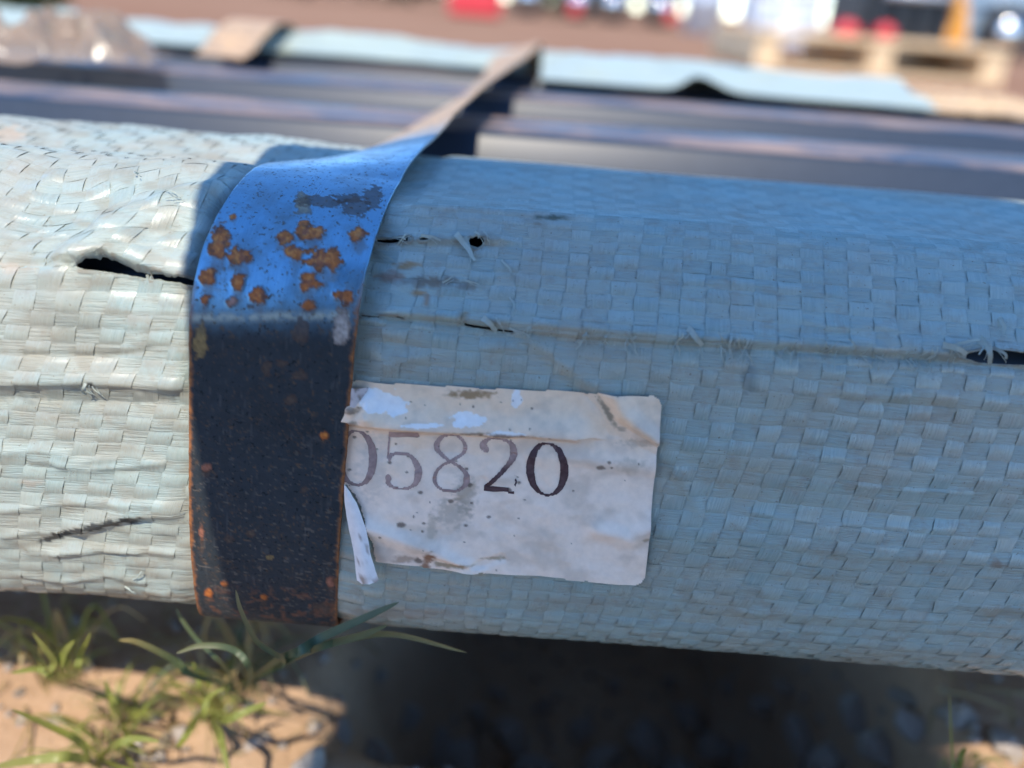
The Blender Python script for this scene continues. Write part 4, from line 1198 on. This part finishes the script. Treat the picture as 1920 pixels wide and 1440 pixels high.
clump(190, 1415, 'grass tuft with a long pale blade in the lower corner', [
    ([(150, 1392, 168), (90, 1360, 164), (22, 1330, 160)], 4.2, .2), ([(140, 1420, 166), (60, 1425, 162), (-20, 1440, 158)], 4.2, .3), ([(210, 1400, 168), (250, 1385, 164), (300, 1390, 160)], 3.2, 0), ([(215, 1435, 166), (260, 1450, 162), (300, 1470, 160)], 3.0, 0)], MT['grass'], 5, 20, 4, 14)
clump(120, 1270, 'dark grass tuft in the shade under the torn wrap', [
    ([(110, 1260, 168), (120, 1225, 160), (140, 1200, 156)], 3.4, 0), ([(90, 1265, 168), (100, 1240, 160), (60, 1185, 154)], 3.0, .3), ([(140, 1262, 168), (150, 1230, 163), (170, 1185, 158)], 3.0, 0), ([(100, 1270, 170), (70, 1255, 166), (20, 1262, 164)], 3.0, 0)], MT['grass'], 9, 22, 6, 30)
clump(1800, 1440, 'single green blade by the sunlit patch below the wrap', [([(1798, 1435, 172), (1803, 1415, 168), (1811, 1402, 166)], 2.6, 0), ([(1790, 1445, 172), (1786, 1425, 168), (1780, 1300, 160)], 1.8, .2)], MT['grass'], 1, 8, 4, 8)

Vs, Fs, nn = [], [], 0
for k in range(170):
    x = random.uniform(-190, -40) if k % 4 else random.uniform(100, 200); y = random.uniform(95, 200); a = random.uniform(0, 6.28); L = random.uniform(4, 22)
    z = float(ground_height(np.array(x * MM), np.array(y * MM))) * 1000
    P = [(x - math.cos(a) * L / 2, y - math.sin(a) * L / 2, z + 0.8), (x + random.uniform(-1, 1), y + random.uniform(-1, 1), z + random.uniform(1, 3)), (x + math.cos(a) * L / 2, y + math.sin(a) * L / 2, z + random.uniform(.6, 2.5))]
    V, Fq = ribbon('s', catmull(P, 4), random.uniform(.25, .9), None, None)
    Vs.append(V); Fs.append(Fq + nn); nn += len(V)
V = np.vstack(Vs)
tag(mesh_obj('straw_litter', V, np.vstack(Fs), MT['dry'], attrs={'stain_tone': np.zeros((len(V), 4))}), 'dry straw bits strewn over the dirt around the grass', 'straw', kind='stuff')

# ------------------------------------------------------------------ yard behind, out of focus
def gp(px, Y):                                      # ground position on the sight line of a pixel column
    p = at_y(np.array(px, float), np.array(60.0), Y * 1000.0)
    return float(p[0] * MM)
# wooden pallet with machine parts
PALX0, PALX1 = gp(1425, 3.3), gp(1910, 3.3)
pal = empty('wooden_pallet', ((PALX0 + PALX1) / 2, 3.7, 0), 'pale wooden pallet standing on the dirt beyond the stack', 'pallet')
for k in range(5):
    y = 3.3 + k * 0.19
    Geo().box(PALX0, PALX1, y, y + 0.14, 0.116, 0.138, 0.002).build('deck_board', MT['wood'], pal)
for k in range(3):
    x = PALX0 + k * (PALX1 - PALX0 - 0.09) / 2
    Geo().box(x, x + 0.09, 3.31, 4.19, 0.022, 0.115, 0.002).build('stringer', MT['wood'], pal)
for y in (3.3, 3.68, 4.06):
    Geo().box(PALX0, PALX1, y, y + 0.12, 0.001, 0.021, 0.002).build('bottom_board', MT['wood'], pal)
bx0, bx1 = gp(1602, 3.55), gp(1765, 3.55)
blk = empty('loader_bucket', ((bx0 + bx1) / 2, 3.7, 0.122), 'black steel attachment standing on the pallet', 'attachment')
g = Geo(); g.box(bx0, bx1, 3.50, 3.95, 0.142, 0.62, 0.01); g.build('body', MT['black'], blk)
for k in range(4):
    x = bx0 + 0.03 + k * (bx1 - bx0 - 0.08) / 3
    Geo().box(x, x + 0.03, 3.455, 3.499, 0.13, 0.60, 0.004).build('rib', MT['black'], blk)
Geo().tube([(bx0 + 0.05, 3.46, 0.30), (bx1 - 0.05, 3.46, 0.30)], 0.018).build('cross_bar', MT['grey'], blk, True)
for px, w in ((1582, .05), (1655, .04)):
    x = gp(px, 3.42)
    g = Geo(); g.lathe([(w * .9, 0.1395), (w, 0.145), (w, 0.172), (w * .5, 0.18), (w * .45, 0.19)], (x, 3.40, 0), 20)
    tag(g.build('red_cap', MT['red'], None, True), 'small red plastic cap on the pallet %s' % ('at the corner of the black attachment' if px < 1600 else 'in front of the black attachment'), 'cap')
x = gp(1776, 3.6)
hook = empty('lifting_hook', (x, 3.6, 0.122), 'orange curved steel arm beside the black attachment', 'machine part')
Geo().tube([(x + .03, 3.62, 0.14), (x + .045, 3.62, 0.20), (x + .02, 3.62, 0.27), (x - .02, 3.62, 0.33), (x - .05, 3.62, 0.42), (x - .05, 3.62, 0.56)], [.035, .04, .042, .04, .035, .03], 12).build('arm', MT['orange'], hook, True)
Geo().lathe([(.05, -.03), (.055, -.025), (.055, .025), (.05, .03)], (x + .03, 3.62, 0.155), 20, 'y').build('pivot', MT['orange'], hook, True)
x0, x1 = gp(1800, 5.0), gp(1895, 5.0)
bat = empty('battery_box', ((x0 + x1) / 2, 5.1, 0), 'low black box on the dirt behind the pallet end', 'box')
Geo().box(x0, x1, 5.0, 5.25, 0.0, 0.085, 0.01).build('case', MT['black'], bat)
Geo().box(x0 - .006, x1 + .006, 4.99, 5.26, 0.086, 0.105, 0.006).build('lid', MT['rubber'], bat)
# white tank in a metal cage and a grey drum
x0, x1 = gp(1405, 6.6), gp(1545, 6.6)
tank = empty('caged_tank', ((x0 + x1) / 2, 6.9, 0), 'white plastic tank in a shiny metal cage beyond the pallet', 'tank')
Geo().box(x0 + .02, x1 - .02, 6.62, 7.2, 0.11, 0.9, 0.05).build('bottle', MT['white'], tank)
for k in range(5):
    x = x0 + k * (x1 - x0) / 4
    Geo().tube([(x, 6.585, 0.06), (x, 6.585, 0.9)], 0.011).build('upright', MT['chrome'], tank, True)
for z in (0.12, 0.34, 0.60):
    Geo().tube([(x0 - .01, 6.565, z), (x1 + .01, 6.565, z)], 0.010).build('rail', MT['chrome'], tank, True)
Geo().box(x0, x1, 6.6, 7.2, 0.001, 0.05, 0.005).build('base', MT['grey'], tank)
Geo().lathe([(.04, -.06), (.05, -.05), (.05, 0)], ((x0 + x1) / 2, 6.6, 0.16), 16, 'y').build('outlet', MT['white'], tank, True)
x = gp(1322, 8.2)
dr = empty('steel_drum', (x, 8.4, 0), 'light grey steel drum standing left of the caged tank', 'drum')
Geo().lathe([(.17, 0.0), (.185, .01), (.185, .27), (.195, .285), (.185, .30), (.185, .56), (.195, .575), (.185, .59), (.185, .86), (.17, .87)], (x, 8.4, 0), 28).build('shell', MT['grey'], dr, True)
Geo().lathe([(.19, .845), (.197, .855), (.197, .875), (.19, .885)], (x, 8.4, 0), 28).build('rim', MT['chrome'], dr, True)
x = gp(1575, 6.9)
lamp = empty('work_light', (x, 6.9, 0), 'chrome round work light standing beside the caged tank', 'lamp')
Geo().lathe([(.02, -.06), (.06, -.045), (.095, 0), (.10, .012), (.09, .02), (.02, .018)], (x, 6.9, 0.17), 24, 'y').build('reflector', MT['chrome'], lamp, True)
Geo().tube([(x, 6.93, 0.0), (x, 6.93, 0.09)], 0.016).build('stand', MT['chrome'], lamp, True)
# parked trailer with bright hubs
tx0, tx1 = gp(955, 10.5), gp(1285, 10.5)
tr = empty('flatbed_trailer', ((tx0 + tx1) / 2, 11.0, 0), 'dark flatbed trailer with bright wheel hubs parked across the yard', 'trailer')
Geo().box(tx0 - .2, tx1 + .1, 10.6, 12.0, 0.42, 0.56, 0.02).build('deck', MT['black'], tr)
Geo().box(tx0 - .2, tx1 + .1, 10.75, 10.85, 0.32, 0.419).build('side_rail', MT['grey'], tr)
for px in (985, 1080, 1145, 1232):
    x = gp(px, 10.5)
    wh = Geo().lathe([(.11, -.08), (.20, -.085), (.225, -.06), (.225, .06), (.20, .085), (.11, .08)], (x, 10.55, 0.225), 28, 'y').build('wheel', MT['rubber'], tr, True)
    Geo().lathe([(.03, -.10), (.06, -.095), (.105, -.086), (.108, -.07), (.108, .06)], (x, 10.55, 0.225), 24, 'y').build('rim', MT['chrome'], wh, True)
for px in (1075, 1260):
    x = gp(px, 10.2)
    Geo().box(x - .07, x + .07, 10.40, 10.44, 0.06, 0.2, .01).build('reflector_plate', MT['red'], tr)
tx = gp(1788, 8.0)
bt = empty('box_trailer', (tx + 1.2, 8.6, 0), 'pale blue box trailer standing beyond the end of the pallet', 'trailer')
MT['paleblue'] = simple('pale_blue_paint', (0.27, 0.34, 0.39), 0.3, var=0.12, scale=2)
Geo().box(tx, tx + 3.0, 8.0, 9.6, 0.42, 2.4, 0.02).build('body', MT['paleblue'], bt)
Geo().box(tx + .02, tx + 2.98, 8.05, 8.07, 0.10, 0.419, 0.004).build('side_skirt', MT['paleblue'], bt)
for k in range(2):
    wh = Geo().lathe([(.11, -.08), (.20, -.085), (.225, -.06), (.225, .06), (.20, .085), (.11, .08)], (tx + .42 + k * .52, 7.93, 0.225), 28, 'y').build('wheel', MT['rubber'], bt, True)
    Geo().lathe([(.03, -.10), (.06, -.095), (.105, -.086), (.108, -.07), (.108, .06)], (tx + .42 + k * .52, 7.93, 0.225), 24, 'y').build('rim', MT['chrome'], wh, True)
for k in range(4):
    Geo().box(tx + .3 + k * .75, tx + .34 + k * .75, 7.985, 7.999, 0.45, 2.35).build('body_seam', MT['grey'], bt)
# red fuel can
x0, x1 = gp(838, 8.0), gp(936, 8.0)
can = empty('fuel_can', ((x0 + x1) / 2, 8.1, 0), 'bright red fuel can standing alone on the dirt', 'fuel can')
Geo().box(x0, x1, 8.0, 8.22, 0.001, 0.36, 0.035).build('body', MT['red'], can)
Geo().tube([(x0 + .1, 8.11, 0.36), (x0 + .12, 8.11, 0.42), (x1 - .12, 8.11, 0.42), (x1 - .1, 8.11, 0.36)], 0.015).build('handle', MT['red'], can, True)
Geo().lathe([(.03, .355), (.03, .40), (.02, .405)], (x1 - .06, 8.11, 0), 14).build('cap', MT['black'], can, True)
# bushes and far trees
def leafy(name, lab, cat, x, y, rx, ry, h, n, size, seed, z0=0.0, trunk=0.12, group=None):
    r = np.random.default_rng(seed)
    e = empty(name, (x, y, 0), lab, cat, group)
    d = r.normal(size=(n, 3)); d /= np.linalg.norm(d, axis=1, keepdims=True)
    lob = r.normal(size=(9, 3)); lob /= np.linalg.norm(lob, axis=1, keepdims=True)
    k = np.max(d @ lob.T, axis=1)
    rad = (0.55 + 0.55 * k ** 3) * r.random(n) ** 0.33
    P = np.stack([x + d[:, 0] * rad * rx, y + d[:, 1] * rad * ry, z0 + (h - z0) * (0.5 + 0.5 * d[:, 2] * rad)], 1)
    a = r.normal(size=(n, 3)); a /= np.linalg.norm(a, axis=1, keepdims=True)
    b = np.cross(a, r.normal(size=(n, 3))); b /= np.linalg.norm(b, axis=1, keepdims=True)
    sz = size * r.uniform(.6, 1.4, n)[:, None]
    V = np.stack([P - a * sz, P + b * sz * .5, P + a * sz, P - b * sz * .5], 1).reshape(-1, 3)
    st = np.zeros((len(V), 4))
    mesh_obj('crown', V, np.arange(4 * n).reshape(n, 4), MT['leaves'], e, attrs={'stain_tone': st}, smooth=False, mm=False)
    g = Geo(); g.tube([(x, y, -0.02), (x + .02 * h, y, h * .35), (x - .01 * h, y, h * .7)], [trunk, trunk * .7, trunk * .3], 9)
    for q in range(4):
        w = q * 1.7; g.tube([(x, y, h * (.3 + .08 * q)), (x + math.cos(w) * rx * .5, y + math.sin(w) * ry * .5, h * (.5 + .1 * q))], [trunk * .45, trunk * .15], 7)
    g.build('trunk', MT['bark'], e, True)
leafy('bush', 'dark green bush behind the flatbed trailer', 'bush', gp(1100, 16), 16.5, 2.2, 1.2, 1.6, 3500, .09, 71, 0, .05)
leafy('bush', 'olive green bush behind the red fuel can', 'bush', gp(760, 13), 13.5, 1.6, 1.0, 1.3, 2500, .08, 72, 0, .05)
leafy('bush', 'low olive bush at the yard edge beyond the tan strap', 'bush', gp(560, 11), 11.4, .9, .6, .7, 1500, .06, 73, 0, .04)
leafy('bush', 'low bush by the corner over the brown film', 'bush', gp(10, 2.6), 2.7, .16, .14, .22, 500, .025, 74, 0, .008)
for k, (px, Y, h, rx, lab) in enumerate(((400, 46, 8.5, 4.2, 'far round tree behind the tan strap'), (900, 52, 10, 5, 'far tall tree behind the red fuel can'), (1250, 48, 9, 4.6, 'far tree behind the grey drum'), (1640, 60, 8, 4.2, 'far tree behind the black attachment'))):
    leafy('tree', lab, 'tree', gp(px, Y), Y, rx, rx, h, 3500, .32, 80 + k, h * .25, .28, 'far trees at the yard edge')

# ------------------------------------------------------------------ unseen slab by the lens, shaped to cast the shadow on the wrap
def rounded(x0, x1, y0, y1, r, n=8):
    out = []
    for cx, cy, a in ((x1 - r, y1 - r, 0), (x0 + r, y1 - r, 90), (x0 + r, y0 + r, 180), (x1 - r, y0 + r, 270)):
        for k in range(n + 1):
            w = math.radians(a + 90 * k / n); out.append((cx + r * math.cos(w), cy + r * math.sin(w)))
    return out
def slab(name, rect, d0, d1, mat, parent):
    R2 = rounded(*rect); n = len(R2)
    v = [CAMPOS + IX * x + IY * y - cF * d for d in (d0, d1) for x, y in R2]
    f = [tuple(range(n)), tuple(range(2 * n - 1, n - 1, -1))] + [(k, k + n, (k + 1) % n + n, (k + 1) % n) for k in range(n)]
    return mesh_obj(name, np.array(v), f, mat, parent, smooth=False)
tab = empty('shadow_tablet', tuple((CAMPOS - cF * 12) * MM), 'unseen black slab by the lens, sized to cast the shadow on the wrap', 'shadow_tablet')
slab('shadow_slab_back', (-53, 104, -157, 6, 9), 10, 17, MT['case'], tab)
slab('shadow_slab_front', (-49, 100, -153, 2, 6), 17.3, 18, MT['glass'], tab)

# ------------------------------------------------------------------ unseen figure behind the camera, added and posed to shade the foreground
MT['cloth'] = simple('shade_person_cloth', (0.022, 0.026, 0.04), 0.85, scale=60)
MT['skin'] = simple('skin', (0.42, 0.25, 0.17), 0.5, var=0.08, scale=40)  # skin of the added unseen figure
MT['hair'] = simple('shade_person_dark_hair', (0.02, 0.014, 0.01), 0.5, scale=120)
def skinned(name, verts, edges, rad, mat, parent, lev=2):
    me = bpy.data.meshes.new(name); me.from_pydata(verts, edges, []); me.update()
    o = bpy.data.objects.new(name, me); COL.objects.link(o); me.materials.append(mat)
    sk = o.modifiers.new('skin', 'SKIN'); sk.use_smooth_shade = True
    if not me.skin_vertices: me.skin_vertices.new()
    for k, r in enumerate(rad):
        q = me.skin_vertices[0].data[k]; q.radius = (r, r) if not hasattr(r, '__len__') else r; q.use_root = (k == 0)
    sb = o.modifiers.new('smooth', 'SUBSURF'); sb.levels = lev; sb.render_levels = lev
    if parent is not None: o.parent = parent; o.matrix_parent_inverse = parent.matrix_world.inverted()
    return o
who = empty('shade_person', (-0.02, -0.5, 0), 'unseen figure in navy work clothes kneeling behind the camera, added for its shade', 'shade_person')
def shp(p): return (p[0] - .03, p[1] + .36, p[2] * .9)
bv = [(.03, -1.06, .24), (.03, -.99, .40), (.03, -.90, .52), (.03, -.80, .60), (.03, -.745, .645), (.03, -.70, .69),
      (-.14, -.82, .575), (-.19, -.72, .42), (-.17, -.62, .26), (-.16, -.60, .22),
      (.20, -.82, .575), (.27, -.60, .42), (.17, -.30, .27), (.115, -.12, .215),
      (-.07, -1.03, .20), (-.15, -.62, .16), (-.14, -.80, .075), (-.12, -1.10, .05), (-.12, -1.20, .03),
      (.13, -1.03, .20), (.21, -.62, .16), (.20, -.80, .075), (.18, -1.10, .05), (.18, -1.20, .03)]
bv = [shp(p) for p in bv]
bv[8], bv[9], bv[11], bv[12], bv[13] = (-.225, -.20, .25), (-.215, -.165, .215), (.22, -.20, .36), (.17, -.15, .285), (.115, -.12, .227)
be = [(0, 1), (1, 2), (2, 3), (3, 4), (4, 5), (3, 6), (6, 7), (7, 8), (8, 9), (3, 10), (10, 11), (11, 12), (12, 13), (0, 14), (14, 15), (15, 16), (16, 17), (17, 18), (0, 19), (19, 20), (20, 21), (21, 22), (22, 23)]
br = [(.16, .13), (.15, .12), (.17, .12), (.13, .10), .055, .05, .07, .05, .036, .03, .07, .05, .038, .03, .10, .075, .06, .045, .035, .10, .075, .06, .045, .035]
skinned('body', bv, be, br, MT['cloth'], who)
g = Geo()
n = 20
for (cc, rx, ry, rz) in ((shp((.03, -.665, .725)), .075, .095, .112),):
    vv = []; ff = []
    for a in range(n + 1):
        th = math.pi * a / n
        for b in range(n):
            ph = 2 * math.pi * b / n
            x_, y_, z_ = math.sin(th) * math.cos(ph), math.sin(th) * math.sin(ph), math.cos(th)
            nose = 0.28 * math.exp(-((x_ / .16) ** 2 + ((z_ + .12) / .2) ** 2)) * max(y_, 0)
            eye = -0.07 * (math.exp(-(((x_ - .36) / .15) ** 2 + ((z_ - .08) / .12) ** 2)) + math.exp(-(((x_ + .36) / .15) ** 2 + ((z_ - .08) / .12) ** 2))) * max(y_, 0)
            jaw = 1 - 0.22 * max(0, -z_)
            k_ = 1 + nose + eye
            vv.append((cc[0] + rx * x_ * k_ * jaw, cc[1] + ry * y_ * k_, cc[2] + rz * z_))
    for a in range(n):
        for b in range(n):
            ff.append((a * n + b, (a + 1) * n + b, (a + 1) * n + (b + 1) % n, a * n + (b + 1) % n))
    g.add(vv, ff)
head = g.build('shade_head', MT['skin'], who, True)
for sx_ in (-1, 1):
    Geo().lathe([(.006, -.012), (.02, -.008), (.024, 0), (.02, .006), (.004, .004)], (sx_ * .077, -.315, .648), 12, 'x').build('ear', MT['skin'], head, True)
Geo().tube([(-.024, -.223, .606), (0, -.218, .604), (.024, -.223, .606)], [.003, .006, .003], 8).build('mouth', simple('lips', (0.35, 0.12, 0.1), 0.4), head, True)
g = Geo(); g.lathe([(.079, .01), (.084, .03), (.080, .065), (.06, .10), (.03, .117), (.004, .121)], (0, -.312, .6525), 22); g.build('hair', MT['hair'], who, True)
def hand(wrist, fwd, sidev, parent, close):
    W = Vector(wrist); f = Vector(fwd).normalized(); sd = Vector(sidev).normalized(); up = f.cross(sd).normalized()
    V = [W, W + f * .035, W + f * .07]; E = [(0, 1), (1, 2)]; Rr = [.024, (.036, .016), (.036, .014)]
    for k, (o_, L) in enumerate(((-.028, .062), (-.009, .072), (.010, .067), (.028, .052))):
        b0 = len(V); base = W + f * .075 + sd * o_
        V += [base, base + f * L * .45 - up * close * .4 * L, base + f * L * .75 - up * close * L, base + f * L * .85 - up * close * 1.5 * L]
        E += [(2, b0), (b0, b0 + 1), (b0 + 1, b0 + 2), (b0 + 2, b0 + 3)]; Rr += [.0095, .009, .0082, .007]
    b0 = len(V); V += [W + f * .025 - sd * .034, W + f * .055 - sd * .056 - up * .012, W + f * .08 - sd * .06 - up * .024]
    E += [(1, b0), (b0, b0 + 1), (b0 + 1, b0 + 2)]; Rr += [.012, .0105, .0085]
    return skinned('hand', [tuple(v) for v in V], E, Rr, MT['skin'], parent, 2)
hand((.112, -.115, .225), (-.35, .85, .1), (-.2, -.1, 1), who, .55)
hand((-.214, -.165, .212), (.05, .8, -.5), (1, 0, 0), who, .35)
